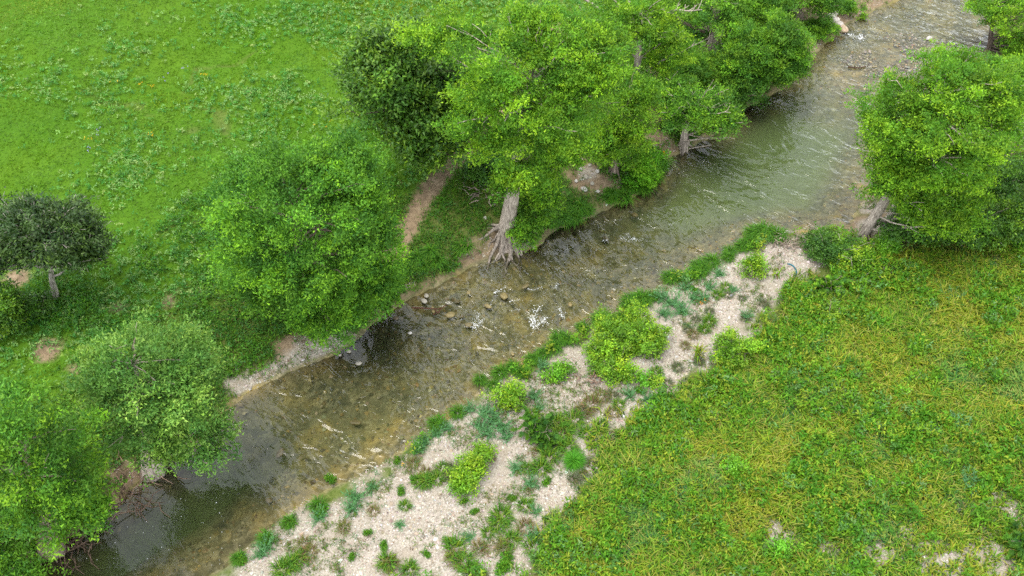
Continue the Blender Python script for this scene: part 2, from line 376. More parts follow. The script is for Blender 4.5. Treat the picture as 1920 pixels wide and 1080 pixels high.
def sample(arr, x, y):
    A = arr.reshape(sh); x = np.asarray(x, float); y = np.asarray(y, float)
    i = np.clip(np.searchsorted(GX, x) - 1, 0, len(GX) - 2); j = np.clip(np.searchsorted(GY, y) - 1, 0, len(GY) - 2)
    u = np.clip((x - GX[i]) / (GX[i + 1] - GX[i]), 0, 1); v = np.clip((y - GY[j]) / (GY[j + 1] - GY[j]), 0, 1)
    return (A[i, j] * (1 - u) + A[i + 1, j] * u) * (1 - v) + (A[i, j + 1] * (1 - u) + A[i + 1, j + 1] * u) * v
def hz(x, y): return sample(zz, x, y)
def GT(px, py):
    z = 0.5
    for _ in range(5):
        p = G(px, py, z); z = float(hz(p[0], p[1]))
    return np.array([p[0], p[1], z])

V = np.stack([xr, yr, zz], 1)
ni, nj = sh
I, J = np.meshgrid(np.arange(ni - 1), np.arange(nj - 1), indexing='ij')
Q = np.stack([I * nj + J, (I + 1) * nj + J, (I + 1) * nj + J + 1, I * nj + J + 1], -1).reshape(-1, 4)
A_MURK_LIGHT = ss(-.75, -1.3, zz) * INS  # deep bed that takes the painted light of the murky water
ATT = dict(murk_light=A_MURK_LIGHT, gravel=A_GRAVEL, soil=A_SOIL, bed=A_BED, lit=A_LIT)
fm = lambda a: a[Q].mean(1)
zone = np.zeros(len(Q), int)
zone[fm((~LEFTM).astype(float)) > .5] = 4
zone[fm(A_GRAVEL) > .5] = 1; zone[(fm(A_PATH) > .5)] = 2; zone[fm(INS.astype(float)) > .5] = 3
for zid, nm in ((0, 'meadow_ground'), (1, 'gravel_bar'), (2, 'dirt_path'), (3, 'riverbed'), (4, 'field_ground')):
    q = Q[zone == zid]; u, inv = np.unique(q, return_inverse=True)
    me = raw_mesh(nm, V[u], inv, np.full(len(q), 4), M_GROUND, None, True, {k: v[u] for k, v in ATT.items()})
    o = link(bpy.data.objects.new(nm, me)); o['kind'] = 'structure'

# water: a closed body of water; its rim lies under the banks
wd = np.minimum(dL, dR)
wet = (INS | (wd < 1.0)) & (xr > -65) & (xr < 67) & (yr > 16.5) & (yr < 109)
WQ = Q[wet[Q].all(1)]
u, inv = np.unique(WQ, return_inverse=True); inv = inv.reshape(-1, 4); n0 = len(u)
top = np.stack([xr[u], yr[u], np.zeros(n0)], 1); bot = top.copy(); bot[:, 2] = -3.2
E = np.concatenate([inv[:, [0, 1]], inv[:, [1, 2]], inv[:, [2, 3]], inv[:, [3, 0]]])
key = np.sort(E, 1); kk = key[:, 0].astype(np.int64) * n0 + key[:, 1]; _, first, cnt = np.unique(kk, return_index=True, return_counts=True)
Eb = E[first[cnt == 1]]
side = np.stack([Eb[:, 1], Eb[:, 0], Eb[:, 0] + n0, Eb[:, 1] + n0], 1)
_, al = dist_poly(top[:, 0], top[:, 1], MID)
dLu, _ = dist_poly(top[:, 0], top[:, 1], LB); dRu, _ = dist_poly(top[:, 0], top[:, 1], RB)
RIP = [(200, 1060, .10), (300, 960, .10), (420, 900, .16), (480, 800, .35), (600, 760, .8), (700, 720, .9), (800, 700, .9), (900, 600, .9), (1000, 560, 1.2), (1100, 480, 1.4), (1060, 460, 1.5), (1200, 420, 1.2), (1300, 380, 1.2),
       (1400, 320, 1.2), (1420, 215, .2), (1500, 250, .9), (1540, 320, 1.0), (1530, 180, .7), (1640, 110, .5), (1580, 80, 1.3), (1750, 30, 1.2), (1560, 370, .8), (700, 610, .3), (1350, 280, .5)]
RX = np.array([G(a, b)[:2] for a, b, _ in RIP]); RZ = np.array([c for *_, c in RIP])
w = 1 / (((top[:, None, 0] - RX[None, :, 0]) ** 2 + (top[:, None, 1] - RX[None, :, 1]) ** 2) + 2) ** 1.5
rip = (w * RZ).sum(1) / w.sum(1)
flow = np.stack([al, (dLu - dRu) * .5, np.zeros(n0)], 1)
WV = np.vstack([top, bot]); WF = np.vstack([inv, inv[:, ::-1] + n0, side])
me = raw_mesh('river_water', WV, WF, np.full(len(WF), 4), M_WATER, None, False, {'ripple': np.r_[rip, rip], 'flow': np.vstack([flow, flow])})
o = link(bpy.data.objects.new('river_water', me)); o['kind'] = 'structure'

# ------------------------------------------------------------------ scatter helpers
def visible(x, y, z, m=60):
    X = x; dz = z - H; d = y * cP - dz * sP; u = y * sP + dz * cP
    px = 960 + F * X / np.maximum(d, .1); py = 540 - F * u / np.maximum(d, .1)
    return (d > 1) & (px > -m) & (px < 1920 + m) & (py > -m) & (py < 1080 + m)
def scatter(n, margin=90, rng=RNG, grow=0.0):
    """points on the land about the view, evenly over the ground"""
    x = rng.uniform(-60, 60, n); y = rng.uniform(20, 104, n); z = hz(x, y)
    m = visible(x, y, z, margin)
    return x[m], y[m], z[m]
def stuff(name, me, label, cat):
    o = link(bpy.data.objects.new(name, me)); o['kind'] = 'stuff'; o['label'] = label; o['category'] = cat; return o
def blades(P, az, L, Wd, bend, col, rng=RNG, tipcol=None, lift=1.0):
    """arched grass blades, 5 vertices each"""
    n = len(P); dirh = np.stack([np.cos(az), np.sin(az), np.zeros(n)], 1); side = np.stack([-np.sin(az), np.cos(az), np.zeros(n)], 1)
    tw = rng.uniform(-.8, .8, n)[:, None]; side = nrm(side + dirh * tw * .6 + np.array([0, 0, 1.]) * tw * .4)
    up = np.array([0, 0, 1.]) * lift; L = L[:, None]; Wd = Wd[:, None]; bend = bend[:, None]
    m = P + up * L * .55 * (1 - .35 * bend) + dirh * L * .22 * bend * 1.3
    t = P + up * L * np.maximum(.95 - .75 * bend, .1) + dirh * L * (.25 + .55 * bend)
    V = np.stack([P - side * Wd * .5, P + side * Wd * .5, m + side * Wd * .45, m - side * Wd * .45, t], 1)
    c = np.repeat(col[:, None], 5, 1).copy()
    if tipcol is not None: c[:, 4] = tipcol; c[:, 2:4] = .6 * c[:, 2:4] + .4 * tipcol[:, None]
    return V, c
BLADE = [(0, 1, 2, 3), (3, 2, 4)]
def leaves(P, D, N, L, W, col):
    """pointed leaves, 3 vertices each"""
    D = nrm(D); S = nrm(np.cross(D, N)); L = L[:, None]; W = W[:, None]
    V = np.stack([P - S * W * .5, P + S * W * .5, P + D * L], 1)
    return V, np.repeat(col[:, None], 3, 1)
LEAF = [(0, 1, 2)]
def pal(n, cols, p=None, jit=.12, rng=RNG):
    cols = np.array(cols); i = rng.choice(len(cols), n, p=p)
    return np.clip(cols[i] * (1 + jit * rng.standard_normal((n, 1))) * (1 + .06 * rng.standard_normal((n, 3))), .002, 1)
# ------------------------------------------------------------------ trees and shrubs
DB = {'tri': 0}
def tag(o, label, cat, group=None):
    o['label'] = label; o['category'] = cat
    if group: o['group'] = group
    return o
def sph_noise(D, s, f=2.2):
    return (fbm(D[:, 0] * f + 3, D[:, 1] * f + D[:, 2] * 1.7 * f, s, 2) + fbm(D[:, 2] * f, D[:, 0] * f - D[:, 1] * f, s + 3, 2)) * .5
PALS = {   # (inner leaf colours darkened like shaded gaps, young tip colours brightened as if lit)
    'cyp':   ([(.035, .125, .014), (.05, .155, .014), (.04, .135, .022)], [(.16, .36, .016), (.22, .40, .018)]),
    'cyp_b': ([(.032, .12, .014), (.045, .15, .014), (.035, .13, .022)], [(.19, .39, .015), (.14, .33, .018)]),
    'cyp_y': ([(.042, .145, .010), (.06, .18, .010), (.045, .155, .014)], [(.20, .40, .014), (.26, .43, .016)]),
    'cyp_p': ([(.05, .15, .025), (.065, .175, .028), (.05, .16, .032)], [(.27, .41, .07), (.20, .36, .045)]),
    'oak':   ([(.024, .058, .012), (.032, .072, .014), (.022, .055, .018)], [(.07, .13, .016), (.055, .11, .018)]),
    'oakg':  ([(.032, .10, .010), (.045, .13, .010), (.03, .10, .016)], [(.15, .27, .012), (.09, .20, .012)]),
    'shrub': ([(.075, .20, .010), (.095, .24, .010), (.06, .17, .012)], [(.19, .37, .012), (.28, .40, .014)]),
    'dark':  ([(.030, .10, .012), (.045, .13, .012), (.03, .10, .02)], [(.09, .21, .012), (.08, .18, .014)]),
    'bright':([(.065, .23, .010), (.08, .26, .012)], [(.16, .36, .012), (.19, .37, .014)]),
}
def lobe_geo(b, lobe):
    cx, cy, hw, hh, dY = lobe
    c = at_y(cx, cy, b[1] + dY); d = depth_of(c); v = ray(cx, cy); v = v / np.linalg.norm(v); sv = -v[2]; cv = math.sqrt(1 - sv * sv)
    rx = hw * d / F; hm = hh * d / F; ry = min(rx * .95, hm / sv * .8)
    rz = math.sqrt(max(hm ** 2 - (ry * sv) ** 2, (.35 * hm) ** 2)) / cv
    return c, np.array([rx, ry, rz]), d
def foliage(b, lobes, rng, style, pal_name, dens, fr_len, leaf_l, leaf_w, nl, droop, rough, shell, seed, tipmix):
    inner, tips = PALS[pal_name]; VV, CC, TIPS = [], [], []
    for li, lb in enumerate(lobes):
        c, R, d = lobe_geo(b, lb)
        nb = max(int(1.12 * dens * 4 * math.pi * (R[0] * R[2] * .6 + R[0] * R[1] * .4) / (15 if style == 'puff' else 9)), 3)
        i = np.arange(nb) + .5; phi = np.arccos(1 - 2 * i / nb); th = math.pi * (1 + 5 ** .5) * i
        D = np.stack([np.cos(th) * np.sin(phi), np.sin(th) * np.sin(phi), np.cos(phi)], 1)
        D = nrm(D + rng.standard_normal(D.shape) * .12)
        keep = (rng.random(nb) < np.where(D[:, 1] > .55, .55, 1)) & (rng.random(nb) < np.where(D[:, 2] < -.75, .5, 1)); D = D[keep]
        e = 1 + rough * (sph_noise(D, seed + li) - .5) * 2.2 + (.22 if style == 'puff' else .1) * (sph_noise(D, seed + li + 40, 6.) - .5) * 2.4
        rr = e * (1 - shell * rng.random(len(D)) ** 1.5)
        T = c + D * R * rr[:, None]
        TIPS.append(np.concatenate([T, D], 1))
        nf = 15 if style == 'puff' else 9; o = nrm(D * np.array([1, 1, .8]) + np.array([0, 0, .35 - droop]))
        bo = np.repeat(o, nf, 0); sc = fr_len * (.52 if style == 'puff' else .46)
        P = np.repeat(T, nf, 0) + rng.standard_normal((len(T) * nf, 3)) * np.array([sc, sc, sc * (.42 if style == 'puff' else .55)]) - bo * rng.random((len(T) * nf, 1)) * fr_len * .9
        bv = np.repeat(rng.normal(1, .15, len(T)), nf)[:, None]
        bt = np.repeat(np.clip(rng.normal(.5, .38, len(T)), 0, 1), nf)
        n = len(P)
        A = nrm(bo + rng.standard_normal((n, 3)) * .5); fl = fr_len * rng.uniform(.6, 1.15, n)
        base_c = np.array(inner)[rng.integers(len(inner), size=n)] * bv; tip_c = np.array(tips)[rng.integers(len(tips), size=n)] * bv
        t = np.linspace(.05, 1, nl)[None]; sgn = np.where(np.arange(nl) % 2, 1, -1)[None]
        if style == 'frond':
            U = nrm(np.cross(A, np.array([0, 0, 1.]) + rng.standard_normal((n, 3)) * .35)); N = np.cross(U, A)
            X = P[:, None] + A[:, None] * (fl[:, None] * t)[..., None]; X[..., 2] -= (fl[:, None] * t ** 2) * (.25 + .5 * droop)
            LD = A[:, None] * .65 + U[:, None] * (sgn * .75)[..., None] + rng.standard_normal((n, nl, 3)) * .22; LD[..., 2] -= .3 * droop
            NN = N[:, None] + rng.standard_normal((n, nl, 3)) * .35
            LL = leaf_l * (1.15 - .5 * t) * rng.uniform(.75, 1.2, (n, nl)); tt = np.broadcast_to(t, (n, nl))
        else:
            X = P[:, None] + rng.standard_normal((n, nl, 3)) * fr_len * (np.array([.25, .25, .15]) if style == 'puff' else .28)
            LD = A[:, None] * .7 + rng.standard_normal((n, nl, 3)) * .7 + (np.array([0, 0, .35]) if style == 'puff' else 0)
            NN = np.array([0, 0, .9]) + A[:, None] * .4 + rng.standard_normal((n, nl, 3)) * .55
            LL = leaf_l * rng.uniform(.65, 1.25, (n, nl)); tt = np.clip(np.einsum('nlk,nk->nl', X - P[:, None], A) / fr_len + .5, 0, 1)
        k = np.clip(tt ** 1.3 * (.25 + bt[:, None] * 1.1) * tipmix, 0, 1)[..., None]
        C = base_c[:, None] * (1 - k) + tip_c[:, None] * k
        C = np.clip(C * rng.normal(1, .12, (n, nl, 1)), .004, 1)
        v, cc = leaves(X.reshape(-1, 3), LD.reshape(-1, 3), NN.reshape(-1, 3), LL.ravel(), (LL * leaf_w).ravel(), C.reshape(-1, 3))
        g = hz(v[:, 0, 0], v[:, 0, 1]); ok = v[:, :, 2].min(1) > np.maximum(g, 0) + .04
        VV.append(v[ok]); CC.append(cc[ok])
    return np.concatenate(VV), np.concatenate(CC), TIPS
def curve(a, b, n, sag, rng, wob):
    t = np.linspace(0, 1, n)[:, None]; p = a * (1 - t) + b * t; L = np.linalg.norm(b - a)
    p = p + np.array([0, 0, 1.]) * (np.sin(t * math.pi) * sag * L); w = rng.standard_normal((n, 3)) * wob * L; w[0] = 0; w[-1] *= .4
    return p + w
BARK_G = (.24, .20, .165); BARK_D = (.13, .105, .09); BARK_P = (.38, .34, .295)
def tree(name, label, cat, base, lobes, trunk=None, r0=.45, style='puff', pal='cyp', dens=8., fr=.8, ll=.175, lw=.48, nl=30, droop=.2, rough=.35,
         shell=.38, seed=1, group=None, bark=BARK_G, limbs=8, twigs=40, twig_out=.1, roots=0, tipmix=1., crown_name='crown', root_len=2.2, mat=None, stems=1, base_w=None):
    rng = np.random.default_rng(seed * 97 + 13)
    b = GT(*base) if base_w is None else base_w
    root = bpy.data.objects.new(name, None); link(root); root.location = b; root.empty_display_size = .5
    tag(root, label, cat, group)
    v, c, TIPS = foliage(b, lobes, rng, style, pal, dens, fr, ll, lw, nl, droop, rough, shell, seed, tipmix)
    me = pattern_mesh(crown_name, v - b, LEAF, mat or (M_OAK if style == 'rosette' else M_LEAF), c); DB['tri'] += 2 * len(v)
    link(bpy.data.objects.new(crown_name, me), root)
    c0, R0, _ = lobe_geo(b, lobes[0])
    tops = []
    for s in range(stems):
        if trunk:
            pts = [b + np.array([0, 0, -.3])] + [at_y(px, py, b[1] + dy) for px, py, dy in trunk]
            pts = chaikin(np.array(pts), 2)
        else:
            e = c0 + np.array([0, 0, R0[2] * .3]) + (rng.standard_normal(3) * R0 * .45 if stems > 1 else 0)
            pts = curve(b + np.array([0, 0, -.3]), e, 9, 0, rng, .015)
        n = len(pts); t = np.linspace(0, 1, n); rad = r0 * (1 - .82 * t); rad[:3] *= np.array([1.45, 1.2, 1.08]) if roots else 1
        tops.append((pts, rad))
        tr = [tube(pts - b, rad, 9 if r0 > .2 else 5, bark, .22, rng)]
        if s == 0:
            for k in range(roots):
                a = 2 * math.pi * k / roots + rng.normal(0, .35); L = root_len * rng.uniform(.35, 1.1); m = 9; q = []; fat = rng.uniform(.13, .36)
                for j in range(m):
                    f = j / (m - 1); x = b[0] + math.cos(a) * (r0 * .45 + L * f); y = b[1] + math.sin(a) * (r0 * .45 + L * f); a += rng.normal(0, .13)
                    g = max(float(hz(x, y)), -.25); q.append([x, y, g + 1.1 * r0 * 2 * (1 - f) ** 4 + .05 - .16 * f + rng.normal(0, .02)])
                tr.append(tube(np.array(q) - b, r0 * fat * (1 - np.linspace(0, 1, m) ** .7 * .85), 6, np.array(bark) * rng.uniform(.5, .95), .35, rng))
        link(bpy.data.objects.new('trunk' if stems == 1 else 'stem', tubes_mesh('trunk', tr, M_BARK)), root)
    TP = np.concatenate(TIPS)
    if twigs and len(TP):
        sel = rng.choice(len(TP), min(twigs, len(TP)), replace=False); az = []
        for q in sel:
            tip = TP[q, :3] + TP[q, 3:] * twig_out * rng.uniform(.3, 1.4); pts, rad = tops[rng.integers(len(tops))]
            hd = np.linalg.norm((pts[:, :2] - tip[:2]), axis=1); want = tip[2] - .45 * hd
            i = int(np.argmin(np.abs(pts[:, 2] - want) + (np.arange(len(pts)) < 2) * 2)); a = pts[i]
            L = np.linalg.norm(tip - a)
            if L < .3: continue
            p = curve(a, tip, 7, .06, rng, .022); r = min(rad[i] * .55, .02 + .016 * L)
            tl = [tube(p - b, np.linspace(r, max(.012, r * .22), 7), 5, bark, .1, rng)]
            for _ in range(2 if twig_out > .15 else 1):
                s0 = p[rng.integers(3, 6)]; e = s0 + nrm((tip - s0) + rng.standard_normal(3) * .8) * rng.uniform(.5, 1.3) * max(fr, .5)
                tl.append(tube(np.array([s0, (s0 + e) / 2 + rng.standard_normal(3) * .05, e]) - b, [r * .4, r * .25, .01], 4, bark, .1, rng))
            link(bpy.data.objects.new('limb', tubes_mesh('limb', tl, M_BARK)), root)
    return root

CY = dict(cat='cypress')
G_CYP = 'cypress trees along the river'
# left bank, from near to far
tree('bald_cypress', 'large pale green cypress in the near corner with roots over the pool', 'cypress', (95, 1030), [(75, 865, 118, 160, 0), (-30, 900, 115, 185, 1), (165, 950, 32, 60, -.6)],
     r0=.5, pal='cyp', dens=7.5, seed=2, roots=7, limbs=8, twigs=50, rough=.4)
tree('bald_cypress', 'pale sage cypress with bare twig tips leaning over the murky pool', 'cypress', (285, 880), [(262, 700, 130, 112, .5), (340, 800, 100, 90, -.6), (345, 680, 75, 65, 1)],
     r0=.5, pal='cyp_p', dens=7.5, seed=3, roots=9, twigs=60, twig_out=.0, bark=BARK_P, rough=.38, root_len=1.8)
tree('bald_cypress', 'big rounded bluish green cypress beside the pale gravel ledge', 'cypress', (598, 612), [(560, 420, 172, 165, 0), (640, 330, 75, 85, 1.5), (620, 555, 95, 85, -1.2), (500, 520, 80, 60, 0), (700, 470, 55, 110, .5)],
     r0=.55, pal='cyp_b', dens=9.6, seed=4, roots=6, twigs=40, rough=.2, shell=.32, root_len=1.4)
tree('bald_cypress', 'tall open crowned cypress with exposed spreading roots at the bend', 'cypress', (950, 452),
     [(975, 215, 130, 105, 0), (1040, 85, 135, 65, 2.5), (840, 62, 88, 48, 3.0), (915, 150, 60, 60, -1), (1085, 165, 70, 60, 1), (1110, 105, 75, 55, 1.5), (1060, 270, 62, 55, .5), (985, 325, 62, 36, -1.2), (958, 338, 36, 22, -1.6), (1000, 30, 70, 30, 4)],
     trunk=[(952, 420, 0), (962, 360, 0), (972, 290, .2), (985, 210, .5), (995, 150, 1.2)], r0=.6, pal='cyp_y', dens=7.2, seed=5, roots=28, twigs=60, twig_out=-.1,
     bark=BARK_P, rough=.55, shell=.6, root_len=2.7, limbs=10)
tree('bald_cypress', 'small yellow green cypress leaning out over the rocky bank', 'cypress', (1150, 325), [(1168, 235, 62, 78, 0), (1130, 270, 45, 55, -.5), (1200, 175, 35, 40, .8)],
     trunk=[(1152, 305, 0), (1160, 260, 0), (1172, 200, .2)], r0=.35, pal='cyp_y', dens=7, seed=6, roots=7, twigs=24, rough=.5, shell=.6, root_len=1.4)
tree('bald_cypress', 'cypress with bare pale trunk showing below its bright leaves', 'cypress', (1188, 218), [(1195, 30, 95, 65, 1), (1120, 55, 45, 30, 1), (1195, 148, 40, 22, -1), (1250, 90, 55, 55, 1)],
     trunk=[(1188, 195, 0), (1192, 150, 0), (1198, 90, 0), (1200, 20, .5)], r0=.5, pal='cyp_y', dens=6, seed=7, roots=5, twigs=30, twig_out=.35, bark=BARK_P, rough=.5, shell=.6)
tree('bald_cypress', 'dark cypress with a thick pale trunk standing behind the bank thicket', 'cypress', (1338, 90), [(1330, 0, 105, 55, .5), (1400, -10, 90, 60, 2), (1310, 120, 55, 30, -1.5)],
     trunk=[(1340, 60, 0), (1343, 30, 0), (1348, -20, .3), (1352, -60, .6)], r0=.6, pal='cyp', dens=6.5, seed=8, roots=6, twigs=30, bark=BARK_P)
tree('bald_cypress', 'far cypress at the upper frame edge above the brown bank', 'cypress', (1492, 34), [(1500, -55, 75, 60, 0), (1440, 5, 60, 30, 1), (1545, 5, 38, 26, -1)],
     r0=.45, pal='cyp', dens=6.5, seed=9, roots=4, twigs=20)
tree('bank_willow', 'dense green tree drooping over the water at the far pool', 'tree', (1402, 172), [(1452, 95, 62, 75, 0), (1400, 110, 62, 62, 0), (1480, 110, 35, 60, -.5)],
     r0=.3, pal='cyp', dens=10, fr=.7, droop=.6, seed=10, twigs=16, rough=.3)
tree('bald_cypress', 'low drooping cypress with a fluted grey butt at the waterline', 'cypress', (1281, 278), [(1305, 205, 70, 45, 0), (1345, 225, 48, 35, -.5), (1262, 170, 50, 35, .6)],
     trunk=[(1283, 262, 0), (1286, 240, 0), (1296, 205, 0)], r0=.42, pal='cyp', dens=7.5, seed=11, roots=8, twigs=50, twig_out=.4, droop=.7, bark=BARK_P, root_len=.9)
tree('bank_shrub', 'bushy thicket between the fluted butt and the pale trunk', 'shrub', (1300, 165), [(1290, 130, 62, 40, 0), (1350, 150, 50, 38, 0)], r0=.12, pal='cyp', dens=9, fr=.7, seed=12, twigs=12, crown_name='foliage')
tree('bank_shrub', 'leafy thicket under the drooping far bank tree', 'shrub', (1372, 205), [(1370, 180, 55, 30, 0)], r0=.1, pal='dark', dens=10, fr=.6, seed=13, twigs=14, twig_out=.3, crown_name='foliage', droop=.6)
tree('bank_shrub', 'bright bush below the brown leaf littered far bank', 'shrub', (1540, 62), [(1535, 50, 35, 25, 0), (1515, 85, 22, 24, 0)], r0=.08, pal='cyp', dens=11, fr=.6, seed=14, twigs=6, crown_name='foliage')
tree('bank_shrub', 'low green bush above the pale stone steps', 'shrub', (1590, 22), [(1580, 8, 26, 16, 0), (1610, 30, 14, 10, 0)], r0=.08, pal='cyp', dens=11, fr=.5, seed=15, twigs=5, crown_name='foliage')
tree('bank_shrub', 'green bush at the water below the small leaning cypress', 'shrub', (1212, 345), [(1208, 322, 32, 38, 0), (1180, 352, 24, 18, 0)], r0=.08, pal='bright', dens=12, fr=.6, seed=16, twigs=6, crown_name='foliage')
tree('bank_shrub', 'dark fine leaved bush beside the trunk with exposed roots', 'shrub', (985, 445), [(1000, 400, 42, 40, 0), (980, 430, 30, 28, -.5), (1020, 355, 45, 35, .5)], r0=.1, pal='cyp', dens=12, fr=.6, seed=17, twigs=12, twig_out=.3, crown_name='foliage', droop=.6)
tree('bank_shrub', 'dark leafy bush behind the trunk with exposed roots', 'shrub', (905, 330), [(915, 318, 42, 26, 0), (880, 350, 34, 26, 0)], r0=.08, style='rosette', pal='dark', dens=12, fr=.6, ll=.2, lw=.5, seed=18, twigs=6, crown_name='foliage')
tree('live_oak', 'broad dark oak behind the tall open cypress at the path', 'oak', (800, 305), [(750, 150, 108, 92, 0), (800, 245, 72, 65, -1.5), (700, 130, 62, 62, .5), (850, 200, 60, 85, 0), (760, 75, 60, 40, 1)],
     style='rosette', pal='oakg', dens=8.5, fr=1.0, ll=.30, lw=.5, nl=20, r0=.4, seed=19, bark=BARK_D, twigs=40, twig_out=.2, rough=.8, shell=.5)
tree('live_oak', 'round dark grey green oak alone on the meadow edge', 'oak', (104, 556), [(92, 430, 100, 76, 0), (20, 440, 85, 66, 0), (150, 455, 50, 46, 0)],
     trunk=[(100, 535, 0), (95, 510, 0), (90, 450, 0)], style='rosette', pal='oak', dens=8, fr=.7, ll=.24, lw=.45, nl=20, r0=.28, seed=20, bark=(.38, .36, .33), twigs=150, twig_out=.3, rough=.25, limbs=10)
tree('leafy_shrub', 'yellow green shrub at the left frame edge below the dark oak', 'shrub', (15, 612), [(5, 575, 42, 42, 0)], style='rosette', pal='oakg', dens=13, fr=.6, ll=.22, lw=.5, r0=.08, seed=21, twigs=8, crown_name='foliage', stems=3)
tree('leafy_shrub', 'low dark shrub under the trunk of the lone oak', 'shrub', (72, 590), [(66, 568, 26, 20, 0)], style='rosette', pal='dark', dens=12, fr=.5, ll=.2, lw=.5, r0=.06, seed=22, twigs=8, crown_name='foliage', stems=3)
tree('bald_cypress', 'cypress bough tips poking in at the near left corner', 'cypress', (-20, 1120), [(25, 1068, 60, 22, 0), (-30, 1075, 50, 40, 0)], r0=.2, pal='cyp_b', dens=10, seed=23, twigs=8)
tree('bank_shrub', 'feathery sapling with pale twigs by the big rounded cypress', 'shrub', (700, 590), [(712, 560, 30, 32, 0), (735, 535, 24, 20, 0)], r0=.06, pal='cyp_b', dens=10, fr=.6, seed=24, twigs=16, twig_out=.45, bark=BARK_P, crown_name='foliage', droop=.5)
# right bank
tree('bald_cypress', 'bushy bright green cypress leaning over the gravel bar point', 'cypress', (1618, 445),
     [(1762, 255, 140, 150, 0), (1690, 215, 85, 70, .5), (1840, 225, 75, 110, 1), (1770, 390, 90, 62, -1.5), (1680, 320, 60, 60, -.5), (1790, 130, 60, 45, 2)],
     trunk=[(1628, 425, 0), (1655, 385, 0), (1690, 330, 0), (1730, 260, .3), (1755, 180, .6)], r0=.48, pal='cyp_y', dens=7.2, seed=30, roots=5, twigs=70, rough=.4, droop=.5, root_len=.9, limbs=10, bark=BARK_P)
tree('bank_tree', 'slim tree with a dark bare trunk at the far gravel riffle', 'tree', (1858, 92), [(1905, 25, 62, 45, 0), (1850, 8, 40, 22, 1), (1920, 110, 50, 65, -2)],
     trunk=[(1858, 70, 0), (1861, 40, 0), (1868, 10, 0)], r0=.28, pal='cyp_y', dens=6.5, fr=.75, seed=31, bark=BARK_D, twigs=40, twig_out=.25, rough=.5)
tree('bank_tree', 'loose light green tree behind the big leaning cypress', 'tree', (1910, 300), [(1895, 190, 50, 70, 0), (1935, 140, 60, 60, 1), (1870, 130, 30, 35, 0)], r0=.25, pal='cyp', dens=5.5, fr=.75, seed=32, twigs=30, bark=BARK_D, rough=.5, shell=.6)
for i, (bx, by, lobes, lab) in enumerate([
        (1700, 455, [(1695, 425, 45, 32, 0)], 'dark leafy understory bush nearest the leaning cypress trunk'),
        (1755, 455, [(1755, 432, 42, 28, 0)], 'dark understory bush in deep shade below the leaning cypress'),
        (1815, 462, [(1818, 428, 48, 38, 0)], 'dark green understory bush right of the deepest shade'),
        (1868, 458, [(1868, 415, 48, 48, 0)], 'yellow tipped understory bush beside the right frame edge'),
        (1915, 455, [(1918, 400, 42, 60, 0)], 'tall understory bush cut by the right frame edge'),
        (1895, 365, [(1895, 335, 50, 45, 0)], 'shaded bush behind the leaning cypress at the frame edge')]):
    tree('understory_bush', lab, 'bush', (bx, by), lobes, r0=.06, style='rosette', pal='oakg' if i in (3, 4) else 'dark', dens=11, fr=.55, ll=.2, lw=.5, nl=16, seed=40 + i, twigs=8, crown_name='foliage', stems=3, bark=BARK_P)
SH = dict(style='rosette', pal='shrub', dens=12, fr=.5, ll=.135, lw=.6, nl=28, r0=.05, twigs=14, stems=4, crown_name='foliage', rough=.75, shell=.6)
